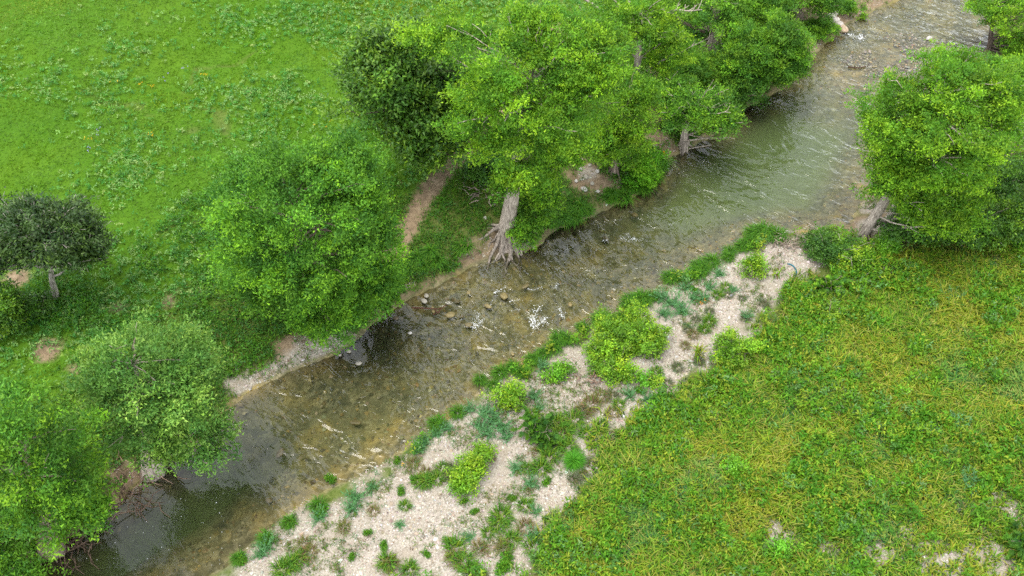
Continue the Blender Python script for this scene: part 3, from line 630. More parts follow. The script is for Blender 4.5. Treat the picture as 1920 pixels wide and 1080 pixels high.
for i, (bp, lobes, lab, kw) in enumerate([
        ((1150, 712), [(1152, 690, 42, 28, 0), (1140, 655, 45, 30, 0), (1165, 640, 40, 28, 0), (1145, 615, 42, 26, 1)], 'largest yellow green shrub on the gravel bar', {}),
        ((1215, 662), [(1215, 632, 45, 36, 0), (1195, 600, 36, 28, 1)], 'yellow green shrub grown into the largest gravel bar shrub', {}),
        ((955, 768), [(955, 738, 36, 30, 0)], 'round bright shrub at the water edge of the gravel bar', {}),
        ((872, 925), [(888, 868, 32, 24, 0), (868, 908, 30, 22, -.3), (875, 888, 32, 22, 0), (906, 846, 18, 14, .5)], 'narrow upright yellow green shrub alone on the lower gravel', {}),
        ((1372, 688), [(1375, 652, 45, 36, 0)], 'round green shrub where the gravel meets the tall grass', {}),
        ((1412, 525), [(1412, 498, 23, 28, 0)], 'small upright shrub on the upper gravel by the sedge', {}),
        ((1042, 712), [(1042, 697, 20, 18, 0), (1062, 688, 14, 10, 0)], 'small bright bush left of the largest gravel shrub', dict(pal='bright')),
        ((1205, 718), [(1207, 710, 16, 13, 0)], 'tiny green bush right of the largest gravel shrub', dict(pal='bright')),
        ((1228, 722), [(1230, 716, 18, 12, 0)], 'yellowish low bush right of the tiny green bush', {}),
        ((1560, 500), [(1555, 465, 48, 36, 0), (1530, 450, 26, 22, .4)], 'dense dark green shrub at the head of the gravel bar', dict(pal='dark', dens=14)),
        ((1602, 522), [(1600, 480, 52, 36, 0)], 'half bare shrub with pale dead twigs near the leaning trunk', dict(dens=4.5, twigs=70, twig_out=.5, bark=BARK_P)),
        ((1560, 560), [(1555, 535, 30, 26, 0)], 'feathery green shrub below the half bare shrub', dict(style='frond', pal='cyp', ll=.25, lw=.3)),
        ((1662, 482), [(1662, 460, 26, 26, 0)], 'bright little shrub at the foot of the leaning trunk', dict(pal='bright')),
        ((1560, 605), [(1562, 582, 26, 22, 0)], 'yellow green sapling at the edge of the tall grass', {}),
        ((1460, 1042), [(1460, 1030, 32, 20, 0)], 'bright low leafy bush at the bottom of the tall grass', dict(pal='bright')),
        ((1918, 1045), [(1922, 1012, 32, 34, 0)], 'teal green bush cut by the lower right frame edge', dict(pal='dark', style='frond', ll=.2)),
        ((1375, 890), [(1378, 874, 26, 20, 0)], 'bright green weed bush inside the tall grass', dict(pal='bright')),
        ((1690, 745), [(1690, 738, 18, 14, 0)], 'bright weed clump in the right part of the tall grass', dict(pal='bright')),
        ((1010, 820), [(1005, 800, 28, 28, 0), (1025, 822, 20, 18, 0)], 'leafy blue green bush in the middle of the gravel bar', dict(pal='dark', style='frond', ll=.2)),
        ]):
    kw2 = dict(SH); kw2.update(kw); by = GT(*bp)[1]
    lobes = [(a_, b_, c_, d_, GT(a_, b_ + d_ * .45)[1] - by) for a_, b_, c_, d_, _ in lobes]       # low, spreading growth
    tree('gravel_shrub' if i < 9 or i == 18 else 'field_shrub', lab, 'shrub', bp, lobes, seed=60 + i, **kw2)
# ------------------------------------------------------------------ countable grasses and weeds
def radial_blades(n, L, Wd, spread, bend, cols, rng, lean=(0, 0), p=None, tips=None):
    r = spread * np.sqrt(rng.random(n)); a0 = rng.uniform(0, 2 * math.pi, n)
    P = np.stack([np.cos(a0) * r, np.sin(a0) * r, np.full(n, -.03)], 1)
    dx = np.cos(a0) * .8 + lean[0] + rng.normal(0, .5, n); dy = np.sin(a0) * .8 + lean[1] + rng.normal(0, .5, n); az = np.arctan2(dy, dx)
    c = pal(n, cols, p, .15, rng)
    return blades(P, az, L * rng.uniform(.6, 1.15, n), np.full(n, Wd) * rng.uniform(.7, 1.2, n), np.clip(rng.normal(bend, .2, n), .05, 1.2), c, rng, tips and pal(n, tips, None, .1, rng))
ORD = ['first', 'second', 'third', 'fourth', 'fifth', 'sixth', 'seventh', 'eighth', 'ninth', 'tenth', 'eleventh', 'twelfth', 'thirteenth', 'fourteenth', 'fifteenth', 'sixteenth', 'seventeenth', 'eighteenth', 'nineteenth', 'twentieth']
SEDGE = []
for s in range(3):
    rng = np.random.default_rng(300 + s)
    v, c = radial_blades(260, 1.15, .04, .45, .8, [(.05, .17, .010), (.07, .20, .010), (.10, .24, .012), (.04, .13, .012)], rng, (-.5, -.35))
    SEDGE.append(pattern_mesh('blades', v, BLADE, M_GRASS, c))
def place(name, me, p, sc, rz, label, cat, group):
    o = bpy.data.objects.new(name, me); link(o); o.location = p; o.scale = (sc, sc, sc * RNG.uniform(.85, 1.15)); o.rotation_euler = (0, 0, rz)
    return tag(o, label, cat, group)
def bank_points(px_list, step):
    P = resample(chaikin(np.array([GT(a, b)[:2] for a, b in px_list]), 2), 400); s = np.r_[0, np.cumsum(np.linalg.norm(np.diff(P, axis=0), axis=1))]
    q = np.arange(step / 2, s[-1], step); return np.stack([np.interp(q, s, P[:, 0]), np.interp(q, s, P[:, 1])], 1)
def sedge_row(px_list, step, sc, jit, label, group, off=(0, 0)):
    for i, p in enumerate(bank_points(px_list, step)):
        x, y = p + RNG.normal(0, jit, 2) + np.array(off)
        place('sedge_clump', SEDGE[i % 3], (x, y, max(float(hz(x, y)), -.02)), sc * RNG.uniform(.75, 1.2), RNG.normal(0, .4), ORD[i] + ' ' + label + ', from its lower left end', 'sedge', group)
sedge_row([(1250, 535), (1290, 515), (1340, 492), (1400, 462)], .75, .8, .3, 'long green sedge clump in the upper gravel bar fringe', 'sedge along the upper gravel bar')
sedge_row([(1400, 455), (1425, 442), (1450, 440)], .45, 1.05, .25, 'dense dark sedge tussock on the gravel bar tip', 'sedge tussock on the gravel point')
sedge_row([(1090, 628), (1130, 605), (1175, 578), (1225, 548)], .8, .8, .3, 'green sedge clump by the largest gravel shrub', 'sedge by the largest gravel shrub')
sedge_row([(905, 728), (945, 705), (985, 682), (1030, 662), (1070, 640)], .62, .75, .28, 'drooping sedge clump of the middle gravel edge', 'sedge along the middle gravel edge')
sedge_row([(800, 812), (830, 790), (892, 752)], 1.5, .6, .2, 'small sedge clump at the lower waterline', 'sedge at the lower waterline')
sedge_row([(420, 1070), (500, 1010), (600, 945), (620, 935)], 1.7, .6, .2, 'small green sedge clump near the murky pool', 'sedge near the murky pool')
sedge_row([(1035, 425), (1060, 412), (1090, 400), (1115, 392)], .45, 1.0, .3, 'lush sedge clump on the left bank', 'sedge on the left bank')
sedge_row([(1130, 375), (1160, 365), (1195, 355), (1232, 330), (1238, 310)], .6, .95, .25, 'sedge clump of the waterline under the leaning cypress', 'sedge under the leaning cypress')
sedge_row([(715, 580), (745, 555), (780, 530), (820, 510), (870, 490)], .7, .85, .35, 'loose grass clump on the bank below the path', 'grass below the path', (-.6, .5))
# fan shaped bright plant
rng = np.random.default_rng(77); v, c = radial_blades(900, 1.0, .03, .16, .75, [(.045, .19, .008), (.06, .23, .010), (.08, .26, .012)], rng)
p = GT(1076, 868); place('fan_grass', pattern_mesh('blades', v, BLADE, M_GRASS, c), p, 1.0, 0, 'fluffy bright green fan shaped grass mound on the gravel', 'grass', None); bpy.context.view_layer.update()
# weed tufts scattered over the gravel: four kinds
def weed_mesh(kind, s):
    rng = np.random.default_rng(400 + s)
    if kind == 'teal':
        n = 40; a = rng.uniform(0, 2 * math.pi, n); el = rng.uniform(.2, 1.2, n); L = rng.uniform(.35, .85, n); m = 16
        A = np.stack([np.cos(a) * np.cos(el), np.sin(a) * np.cos(el), np.sin(el)], 1); st = np.stack([rng.normal(0, .06, n), rng.normal(0, .06, n), np.zeros(n)], 1)
        t = np.linspace(.0, 1, m); X = st[:, None] + A[:, None] * (L[:, None] * t[None])[..., None]
        D = A[:, None] * .5 + rng.standard_normal((n, m, 3)) * .7; N = np.array([0, 0, 1.]) + rng.standard_normal((n, m, 3)) * .5
        c = pal(n * m, [(.10, .25, .10), (.13, .28, .12), (.08, .21, .06), (.08, .23, .08)], None, .15, rng)
        v, cc = leaves(X.reshape(-1, 3), D.reshape(-1, 3), N.reshape(-1, 3), rng.uniform(.1, .2, n * m), rng.uniform(.025, .05, n * m), c)
        return pattern_mesh('weed', v, LEAF, M_GRASS, cc)
    if kind == 'leafy':
        n = 420; P = np.clip(rng.standard_normal((n, 3)), -2, 2) * np.array([.24, .15, .07]) + np.array([0, 0, .2]); P[:, 2] = np.abs(P[:, 2])
        c = pal(n, [(.05, .17, .010), (.07, .21, .012), (.11, .24, .012)], None, .15, rng)
        v, cc = leaves(P, rng.standard_normal((n, 3)) + np.array([0, 0, .4]), np.array([0, 0, 1.]) + rng.standard_normal((n, 3)) * .6, rng.uniform(.1, .2, n), rng.uniform(.05, .1, n), c)
        return pattern_mesh('weed', v, LEAF, M_GRASS, cc)
    if kind == 'straw':
        v, c = radial_blades(130, .6, .03, .38, .75, [(.16, .15, .03), (.20, .15, .06), (.10, .16, .02), (.14, .09, .05)], rng)
    elif kind == 'grey':
        v, c = radial_blades(130, .55, .028, .3, .7, [(.12, .15, .08), (.10, .13, .05), (.15, .14, .09), (.08, .12, .04)], rng)
    else:
        v, c = radial_blades(140, .7, .04, .36, .75, [(.06, .17, .010), (.09, .21, .012), (.14, .22, .014), (.05, .14, .012)], rng)
    return pattern_mesh('weed', v, BLADE, M_GRASS, c)
WEED = {k: [weed_mesh(k, 10 * i + s) for s in range(2)] for i, k in enumerate(('teal', 'leafy', 'straw', 'green', 'grey'))}
WL = {'teal': 'blue green feathery weed', 'leafy': 'small leafy bright weed', 'straw': 'rusty straw coloured tuft', 'green': 'yellow green grass tuft', 'grey': 'grey green dry tuft'}
MARKS = [(1150, 670, 'largest gravel shrub'), (955, 740, 'round shrub at the waterline'), (878, 885, 'narrow upright shrub'), (1375, 655, 'round shrub by the tall grass'), (1412, 500, 'small upright upper shrub'), (1076, 865, 'fan shaped grass mound'),
         (1008, 808, 'blue green middle bush'), (1460, 1030, 'low bush at the bottom edge'), (1918, 1015, 'teal bush at the frame edge'), (1690, 740, 'weed clump in the right field'), (506, 942, 'small sunken ripple rock'), (1215, 712, 'tiny green bush'), (1270, 520, 'upper sedge fringe'), (400, 1075, 'murky pool corner'), (1480, 508, 'teal hose scrap')]
NAMES = {'teal': 'feathery_weed', 'leafy': 'leafy_weed', 'straw': 'straw_tuft', 'green': 'grass_tuft', 'grey': 'dry_tuft'}
def weed_labels(k, lst):
    rows = []
    for a, b, s in lst:
        j = min(range(len(MARKS)), key=lambda q: (MARKS[q][0] - a) ** 2 + (MARKS[q][1] - b) ** 2); dx, dy = a - MARKS[j][0], b - MARKS[j][1]
        side = ('right of' if dx > 0 else 'left of') if abs(dx) > abs(dy) else ('below' if dy > 0 else 'above'); rows.append((j, side, dx * dx + dy * dy + len(rows) * 1e-3))
    out = []
    for j, side, d in rows:
        rank = sorted(r[2] for r in rows if r[:2] == (j, side)).index(d)
        out.append('%s, %s nearest %s the %s' % (WL[k], ORD[rank] if rank else 'the', side, MARKS[j][2]) if rank else '%s nearest to and %s the %s' % (WL[k], side, MARKS[j][2]))
    return out
WP = dict(
    teal=[(1262, 570, 1.3), (1280, 585, 1.2), (1240, 560, 1.1), (1300, 560, 1.), (1330, 540, .9), (1350, 515, .9), (1320, 560, .8), (1285, 540, .9), (910, 775, 1.1), (925, 790, 1.2), (900, 800, 1.1), (940, 805, 1.1), (915, 815, 1.),
          (880, 770, .9), (950, 820, .9), (1000, 745, .9), (1010, 765, .8), (795, 830, .9), (785, 845, .8), (820, 815, .8), (840, 805, .8), (665, 935, 1.1), (660, 955, .9), (600, 970, .9), (500, 1025, 1.), (490, 1040, .8),
          (968, 880, .9), (995, 910, .9), (1180, 742, .9), (1215, 750, .9), (1005, 960, .7), (1000, 1005, .9), (750, 985, .6), (1400, 595, .8), (1245, 590, 1.), (1120, 690, .6), (1020, 690, .9), (700, 915, .7), (1375, 545, .7), (880, 1010, .7), (1800, 800, 1.3), (1785, 560, 1.2), (1590, 985, 1.0), (1815, 905, 1.2), (1745, 815, 1.1)],
    leafy=[(752, 922, .6), (775, 900, .5), (870, 942, .5), (1025, 905, .6), (720, 1025, .6), (660, 1045, .5), (840, 1015, .6), (950, 1055, 1.), (940, 1068, .9), (1200, 735, .7), (1300, 545, .6), (620, 900, .7), (605, 960, .8), (745, 865, .5),
           (1025, 972, .5), (690, 1000, .5), (800, 1040, .5), (960, 935, .5), (1085, 1020, .6), (1120, 1005, .7), (455, 1050, .7), (540, 985, .5), (890, 960, .5)],
    straw=[(1110, 760, 1.2), (1130, 745, 1.), (1095, 775, 1.1), (580, 1040, 1.), (570, 1020, .8), (1060, 800, 1.0), (1010, 850, .9), (800, 890, .9), (775, 870, .8), (985, 990, 1.), (850, 1050, 1.), (1300, 630, .8), (1285, 650, .7), (700, 960, .7), (1060, 985, 1.),
           (735, 1060, .9), (900, 1030, .9), (920, 860, .6), (945, 1030, .9), (1150, 775, .9), (645, 990, .8), (1040, 1050, 1.1)],
    green=[(1055, 815, 1.3), (1040, 835, 1.2), (1065, 840, 1.2), (1075, 790, 1.2), (1045, 795, 1.2), (940, 970, 1.2), (935, 985, 1.), (985, 950, .9), (800, 905, .9), (830, 880, .8), (725, 1055, 1.), (530, 1070, 1.1), (545, 1060, 1.), (870, 1055, 1.1), (855, 1030, 1.2), (1000, 1030, 1.1),
           (1015, 880, 1.1), (1030, 860, 1.1), (1100, 815, 1.), (1125, 800, .9), (990, 880, .8), (790, 905, 1.), (820, 900, .9), (1330, 605, .9), (1320, 620, .8), (1230, 700, .8), (1345, 555, .8), (1360, 540, .8), (960, 1015, 1.), (915, 1000, .7), (760, 950, .7), (1080, 960, 1.1), (560, 1050, .9), (885, 1075, 1.1), (1000, 780, .9), (770, 1070, .9), (1160, 760, .8)],
    grey=[(1396, 598, .9), (1365, 555, .8), (1390, 560, .7), (1330, 585, .8), (1305, 600, .8), (1290, 620, .8), (1430, 570, .9), (1270, 690, .9), (1310, 680, .8), (1250, 720, .9), (1075, 900, .9), (1065, 985, .9), (1045, 990, .9), (1110, 870, .9), (1090, 890, .9), (1150, 745, .9), (850, 880, 1.), (845, 895, .9), (1090, 770, .9), (1700, 690, 1.2), (1640, 930, 1.3), (1850, 990, 1.2), (1810, 960, 1.2)])
for k, lst in WP.items():
    for i, ((a, b, s), lab) in enumerate(zip(lst, weed_labels(k, lst))):
        p = GT(a, b); place(NAMES[k], WEED[k][i % 2], p, s * 1.05, RNG.uniform(0, 6.28), lab, 'weed',
                            {'teal': 'feathery weeds on the gravel', 'leafy': 'leafy weeds on the gravel', 'straw': 'straw tufts on the gravel', 'green': 'grass tufts on the gravel', 'grey': 'dry tufts on the gravel'}[k])

# ------------------------------------------------------------------ stones
import bmesh
def ico(sub):
    bm = bmesh.new(); bmesh.ops.create_icosphere(bm, subdivisions=sub, radius=1.0); bm.verts.ensure_lookup_table()
    v = np.array([x.co[:] for x in bm.verts]); f = np.array([[y.index for y in x.verts] for x in bm.faces]); bm.free(); return v, f
IV, IF = ico(3)
def rock(name, px, size, flat, col, label, group=None, sink=.35, seed=1, mat=None, z=None, cat='rock'):
    size = np.asarray(size, float) * (.8 if name == 'river_rock' else 1); rng = np.random.default_rng(seed + 900); cut = nrm(rng.standard_normal((9, 3))); d = np.ones(len(IV))
    for n in cut: d = np.minimum(d, rng.uniform(.68, .95) / np.maximum(IV @ n, .05))
    d *= 1 + .08 * (sph_noise(IV, seed, 3.) - .5) * 2
    S = np.asarray(size, float) * .5; v = IV * d[:, None] * np.array([S[0], S[1], S[0] * flat]); a = rng.uniform(0, 3.14); ca, sa = math.cos(a), math.sin(a)
    v = np.stack([v[:, 0] * ca - v[:, 1] * sa, v[:, 0] * sa + v[:, 1] * ca, v[:, 2]], 1)
    c = np.tile(np.array(col), (len(v), 1)) * rng.normal(1, .05, (len(v), 1))
    me = raw_mesh(name, v, IF, np.full(len(IF), 3), mat or M_STONE, c, True)
    p = GT(*px); o = link(bpy.data.objects.new(name, me)); o.location = (p[0], p[1], p[2] + S[0] * flat * (1 - 2 * sink) if z is None else z); return tag(o, label, cat, group)
YEL = (.21, .165, .065); PALE = (.34, .31, .25); WHT = (.46, .43, .39); OCH = (.15, .12, .05)
for i, (px, s, fl, col, lab, z) in enumerate([
        ((675, 692), (.55, .4), .6, PALE, 'pale pitted rock breaking the surface in the brown shallows', .06), ((649, 698), (.5, .3), .5, YEL, 'yellow rock left of the pale pitted rock', -.04),
        ((845, 597), (.6, .8), .6, YEL, 'ochre rock in the current below the stranded branch', .05), ((866, 598), (.5, .4), .5, OCH, 'submerged brown rock right of the ochre rock', -.06),
        ((879, 616), (.7, .5), .5, OCH, 'flat brown rock beside the left foam patch', .0), ((945, 562), (.85, .6), .55, YEL, 'golden rock with a foam wake upstream of the rapids', .04),
        ((985, 544), (.4, .75), .6, OCH, 'narrow dark ochre rock with a curved foam wake', .05), ((916, 580), (.75, .4), .5, YEL, 'slanting yellow rock left of the rapids', .0),
        ((879, 556), (.5, .4), .6, YEL, 'small yellow and white rock in the left shallows', .05), ((858, 571), (.55, .4), .4, OCH, 'flat sunken rock under the small yellow rock', -.05),
        ((813, 588), (.35, .9), .5, YEL, 'long yellow stone under the stranded branch', .02), ((796, 571), (.6, .45), .5, PALE, 'pale block at the left waterline by the stranded branch', .08),
        ((770, 632), (.35, .3), .6, WHT, 'small white stone in the brown shallows', .04), ((1068, 577), (.4, .6), .5, YEL, 'small golden rock right of the main rapids', .0),
        ((961, 666), (.45, .35), .5, YEL, 'small golden rock near the middle sedge edge', .0), ((743, 603), (.5, .5), .6, (.10, .075, .04), 'dark round rock in the brown inlet', .02),
        ((1135, 455), (.8, .6), .4, OCH, 'sunken ochre rock in the upper rapids', -.16), ((1188, 415), (.7, .5), .4, YEL, 'sunken yellow rock above the upper rapids', -.16),
        ((668, 800), (.5, .9), .4, OCH, 'sunken brown rock in the lower glide', -.1), ((530, 862), (.5, 1.), .4, OCH, 'long sunken rock at the lip of the pool', -.05),
        ((506, 942), (.5, .4), .4, OCH, 'small sunken rock making a ripple fan near the gravel', -.04),
        ((800, 560), (.45, .4), .6, PALE, 'pale stone above the stranded branch', .15), ((655, 662), (.4, .35), .6, PALE, 'pale stone at the end of the gravel ledge', .1), ((638, 668), (.3, .25), .6, PALE, 'pale cobble at the tip of the gravel ledge', .08),
        ((1740, 78), (.9, .5), .5, WHT, 'white rock on the far shallow riffle', .1)]):
    rock('river_rock', px, s, fl, col, lab, None, seed=i, mat=M_WET if z < .06 else M_STONE, z=z - .05)
for i, (px, s) in enumerate([((1578, 56), (1.3, .9)), ((1571, 47), (1.1, .7)), ((1564, 39), (1.1, .7)), ((1558, 32), (1.0, .6)), ((1566, 24), (.9, .6))]):
    rock('stone_step', px, s, .5, (.48, .36, .25) if i == 0 else (.52, .47, .41), ['big tan boulder at the foot of the pale stone steps', 'pale stone step just above the tan boulder', 'middle block of the pale stone steps on the far bank',
         'upper block of the pale stone steps on the far bank', 'topmost pale block of the far bank steps'][i], 'pale stone steps on the far bank', .3, 50 + i, cat='stone')
BST = [((1098, 333), .5), ((1095, 356), .55), ((1088, 318), .35), ((1110, 345), .4), ((1120, 322), .4), ((1080, 340), .35), ((1105, 310), .35), ((1090, 300), .3), ((1120, 360), .35), ((1012, 405), .4), ((1020, 395), .35), ((998, 410), .4), ((925, 386), .4), ((910, 410), .35), ((990, 455), .4), ((1000, 464), .35), ((1240, 292), .35), ((1225, 275), .3)]
for i, (px, s) in enumerate(BST):
    rock('bank_stone', px, (s, s * .8), .6, WHT if i % 3 else PALE, 'pale loose stone on the left bank, %s from the top of the photo' % ORD[sorted(q[0][1] + q[0][0] * 1e-4 for q in BST).index(px[1] + px[0] * 1e-4)], 'loose stones on the left bank', .25, 70 + i, cat='stone')
rng = np.random.default_rng(55)
for i in range(9):
    rock('edging_stone', (2 + i * 1.9, 634 - i * 2.4), (.28, .2), .7, WHT, ORD[i] + ' white edging stone from the left frame edge', 'white edging stones', .2, 130 + i, cat='stone')
rock('orange_float', (1245, 289), (.32, .3), .9, (.75, .26, .01), 'small orange ball at the left waterline under the leaves', None, .2, 150, cat='float')

# ------------------------------------------------------------------ dead wood
def stick_thing(name, label, tubes, base, cat='branch', group=None):
    me = tubes_mesh(name, [(v - base, L, T, C) for v, L, T, C in tubes], M_BARK); o = link(bpy.data.objects.new(name, me)); o.location = base; return tag(o, label, cat, group)
def px_tube(pts, r0, r1, col=BARK_P, sides=6):
    P = np.array(pts, float); P = chaikin(P, 1); return tube(P, np.linspace(r0, r1, len(P)), sides, col, .15)
def g3(px, py, z): return G(px, py, z)
stick_thing('stranded_branch', 'dark forked branch stranded in the shallows below the sapling', [px_tube([g3(772, 577, .12), g3(800, 578, .14), g3(826, 580, .12), g3(838, 571, .2)], .06, .025, (.10, .05, .035)),
            px_tube([g3(816, 580, .1), g3(822, 590, .02), g3(826, 577, .14)], .05, .03, (.10, .05, .035)), px_tube([g3(812, 590, .02), g3(822, 585, .1), g3(829, 577, .22)], .04, .02, (.10, .05, .035))], g3(800, 580, 0))
b = GT(1060, 0) + np.array([0, 2, 0])
Yd = GT(1140, 40)[1] - 6
stick_thing('dead_limb', 'bare forked dead limb at the top edge by the meadow', [px_tube([at_y(1095, -2, Yd), at_y(1118, 12, Yd), at_y(1140, 32, Yd)], .07, .12), px_tube([at_y(1121, 25, Yd), at_y(1132, 31, Yd), at_y(1141, 35, Yd)], .05, .08), px_tube([at_y(1104, 2, Yd), at_y(1108, -6, Yd)], .04, .03),
            px_tube([at_y(1140, 33, Yd), at_y(1165, 50, Yd + .5), at_y(1195, 75, Yd + 2)], .12, .16, BARK_G)], at_y(1140, 32, Yd))
Yd = GT(1338, 90)[1] - 4
tb = [px_tube([at_y(1258, 18, Yd), at_y(1275, 19, Yd), at_y(1290, 21, Yd), at_y(1316, 18, Yd)], .09, .03)]
for (a, bq, c2, d2) in [(1258, 18, 1264, 6), (1268, 18, 1272, 5), (1278, 19, 1292, 10), (1292, 20, 1307, 9), (1308, 18, 1316, 0), (1282, 19, 1285, 8), (1300, 18, 1303, 9), (1290, 20, 1296, 26)]:
    tb.append(px_tube([at_y(a, bq, Yd), at_y((a + c2) / 2 + 1, (bq + d2) / 2, Yd + .1), at_y(c2, d2, Yd + .3)], .04, .015))
tb.append(px_tube([at_y(1258, 18, Yd), at_y(1275, 40, Yd + 1.5), at_y(1320, 60, Yd + 3.8)], .1, .14, BARK_G))
stick_thing('dead_limb', 'white antler like dead limb in front of the dark cypress', tb, at_y(1290, 20, Yd))
stick_thing('floating_branch', 'thin pale branch lying on the water by the fluted butt', [px_tube([g3(1292, 279, .15), g3(1315, 275, .05), g3(1335, 272, .06)], .05, .025)], g3(1315, 275, 0))
stick_thing('riffle_branch', 'dark stick lying across the far gravel riffle', [px_tube([g3(1590, 125, .06), g3(1602, 127, .1), g3(1613, 127, .06), g3(1624, 124, .08)], .08, .04, (.09, .06, .045))], g3(1602, 127, 0))
stick_thing('cane', 'pale thin cane reaching from the gravel point into the water', [px_tube([GT(1545, 440) + np.array([0, 0, .1]), g3(1530, 428, .15), g3(1512, 416, .04)], .035, .02)], g3(1530, 428, 0))
stick_thing('fallen_log', 'grey split fallen log lying beside the leaning cypress', [px_tube([GT(1640, 470) + np.array([0, 0, .1]), GT(1652, 440) + np.array([0, 0, .7]), GT(1668, 412) + np.array([0, 0, 1.3])], .34, .22, BARK_P, 9), px_tube([GT(1660, 440) + np.array([0, 0, .3]), GT(1668, 415) + np.array([0, 0, .9])], .2, .1, BARK_P, 7)], GT(1640, 470), 'log')
p = GT(1480, 508); th = np.linspace(-.8, 1.6, 9); hp = np.stack([p[0] + .45 * np.cos(th), p[1] + .6 * np.sin(th), np.full(9, p[2] + .05)], 1)
hose = link(bpy.data.objects.new('hose_piece', tubes_mesh('hose_piece', [tube(hp, np.full(9, .05), 6, (.02, .12, .16))], M_STONE))); tag(hose, 'curved teal hose scrap lying on the upper gravel', 'hose')
def tangle(px, n, spread, L, label, col, seed):
    rng = np.random.default_rng(seed); b = GT(*px); tb = []
    for _ in range(n):
        x, y = b[0] + rng.normal(0, spread[0]), b[1] + rng.normal(0, spread[1]); z = max(float(hz(x, y)), 0) + rng.uniform(.0, .3); a = rng.uniform(0, 6.28); l = L * rng.uniform(.4, 1.2)
        P = np.array([[x, y, z], [x + math.cos(a) * l * .5, y + math.sin(a) * l * .5, z + rng.uniform(-.05, .25)], [x + math.cos(a + .3) * l, y + math.sin(a + .3) * l, z + rng.uniform(-.25, .2)]])
        tb.append(tube(P, [.035, .028, .012], 4, np.array(col) * rng.uniform(.7, 1.3), .1, rng))
    me = tubes_mesh('driftwood', [(v - b, l_, t, c) for v, l_, t, c in tb], M_BARK); o = link(bpy.data.objects.new('driftwood', me)); o.location = b; o['kind'] = 'stuff'; tag(o, label, 'driftwood')
tangle((225, 935), 70, (.9, .6), 1.1, 'brown tangle of drift sticks on the bank between the two near cypresses', (.14, .10, .075), 1)
tangle((262, 885), 40, (.7, .4), 1.0, 'drift sticks caught among the pale cypress roots', (.28, .20, .15), 2)
tangle((110, 1022), 90, (.8, .5), 1.2, 'heap of reddish flood sticks under the near corner cypress', (.13, .095, .07), 3)
tangle((1475, 462), 40, (.7, .5), .9, 'thin grey drift twigs on the tip of the gravel bar', (.30, .25, .21), 4)
tangle((905, 360), 40, (.6, .6), .9, 'grey twigs piled left of the trunk with exposed roots', (.32, .27, .24), 5)
tangle((995, 395), 40, (.5, .4), 1.0, 'fine pale dead twigs right of the trunk with exposed roots', (.42, .38, .34), 6)
tangle((1630, 505), 60, (.9, .6), 1.2, 'bare grey brush below the leaning cypress', (.36, .32, .27), 7)
tangle((1115, 712), 25, (.5, .3), .8, 'few dry sticks at the foot of the largest gravel shrub', (.25, .18, .14), 8)

# ------------------------------------------------------------------ uncountable cover
OCTA = np.array([[1, 0, 0], [0, 1, 0], [-1, 0, 0], [0, -1, 0], [0, 0, 1], [0, 0, -1.]]); OF = [(0, 1, 4), (1, 2, 4), (2, 3, 4), (3, 0, 4), (1, 0, 5), (2, 1, 5), (3, 2, 5), (0, 3, 5)]
OF5 = OF[:4]
def pebbles(x, y, z, s, cols, p, rng, faces=OF):
    n = len(x); a = rng.uniform(0, 6.28, n); ca, sa = np.cos(a)[:, None], np.sin(a)[:, None]
    t = OCTA[None] * rng.uniform(.6, 1.15, (n, 6, 1)) * np.stack([s, s * rng.uniform(.6, .95, n), s * rng.uniform(.35, .7, n)], 1)[:, None] + rng.standard_normal((n, 6, 3)) * s[:, None, None] * .12
    v = np.stack([t[..., 0] * ca - t[..., 1] * sa, t[..., 0] * sa + t[..., 1] * ca, t[..., 2]], -1) + np.stack([x, y, z], 1)[:, None]
    return v, pal(n, cols, p, .12, rng)
rng = np.random.default_rng(21)
x, y, z = scatter(1500000, 60, rng); g = sample(A_GRAVEL, x, y); m = (rng.random(len(x)) < g) & (fbm(x * .5, y * .5, 31) + rng.normal(0, .08, len(x)) > .40)
lb = sample((LEFTM & ~INS).astype(float), x, y) > .9; dl = sample(dL, x, y); m2 = lb & (dl < 1.3) & (rng.random(len(x)) < .35) & (fbm(x * .6, y * .6, 33) > .5)
xs_, ys_, zs_ = x[m2][:5000], y[m2][:5000], z[m2][:5000]
x, y, z = np.r_[x[m][:31000], xs_], np.r_[y[m][:31000], ys_], np.r_[z[m][:31000], zs_]; s = .035 + .05 * rng.random(len(x)) ** 3 + .09 * (rng.random(len(x)) > .985)
v, c = pebbles(x, y, z + s * .15, s, [(.44, .40, .34), (.35, .30, .24), (.55, .52, .47), (.21, .17, .125), (.36, .30, .22)], [.34, .25, .2, .08, .13], rng)
stuff('pebbles', pattern_mesh('pebbles', v, OF5, M_STONE, c), 'loose white and buff pebbles covering gravel bar and shore', 'pebbles')
x, y, z = scatter(120000, 40, rng); m = (sample(A_BED, x, y) > .6) & (z > -.75) & (z < -.10); x, y, z = x[m][:9000], y[m][:9000], z[m][:9000]; s = .05 + .16 * rng.random(len(x)) ** 3
v, c = pebbles(x, y, z + s * .1, s, [(.30, .22, .08), (.20, .16, .07), (.12, .10, .05), (.36, .30, .17)], [.35, .3, .2, .15], rng)
stuff('riverbed_cobbles', pattern_mesh('riverbed_cobbles', v, OF5, M_STONE, c), 'ochre and brown cobbles lying on the shallow riverbed', 'cobbles')
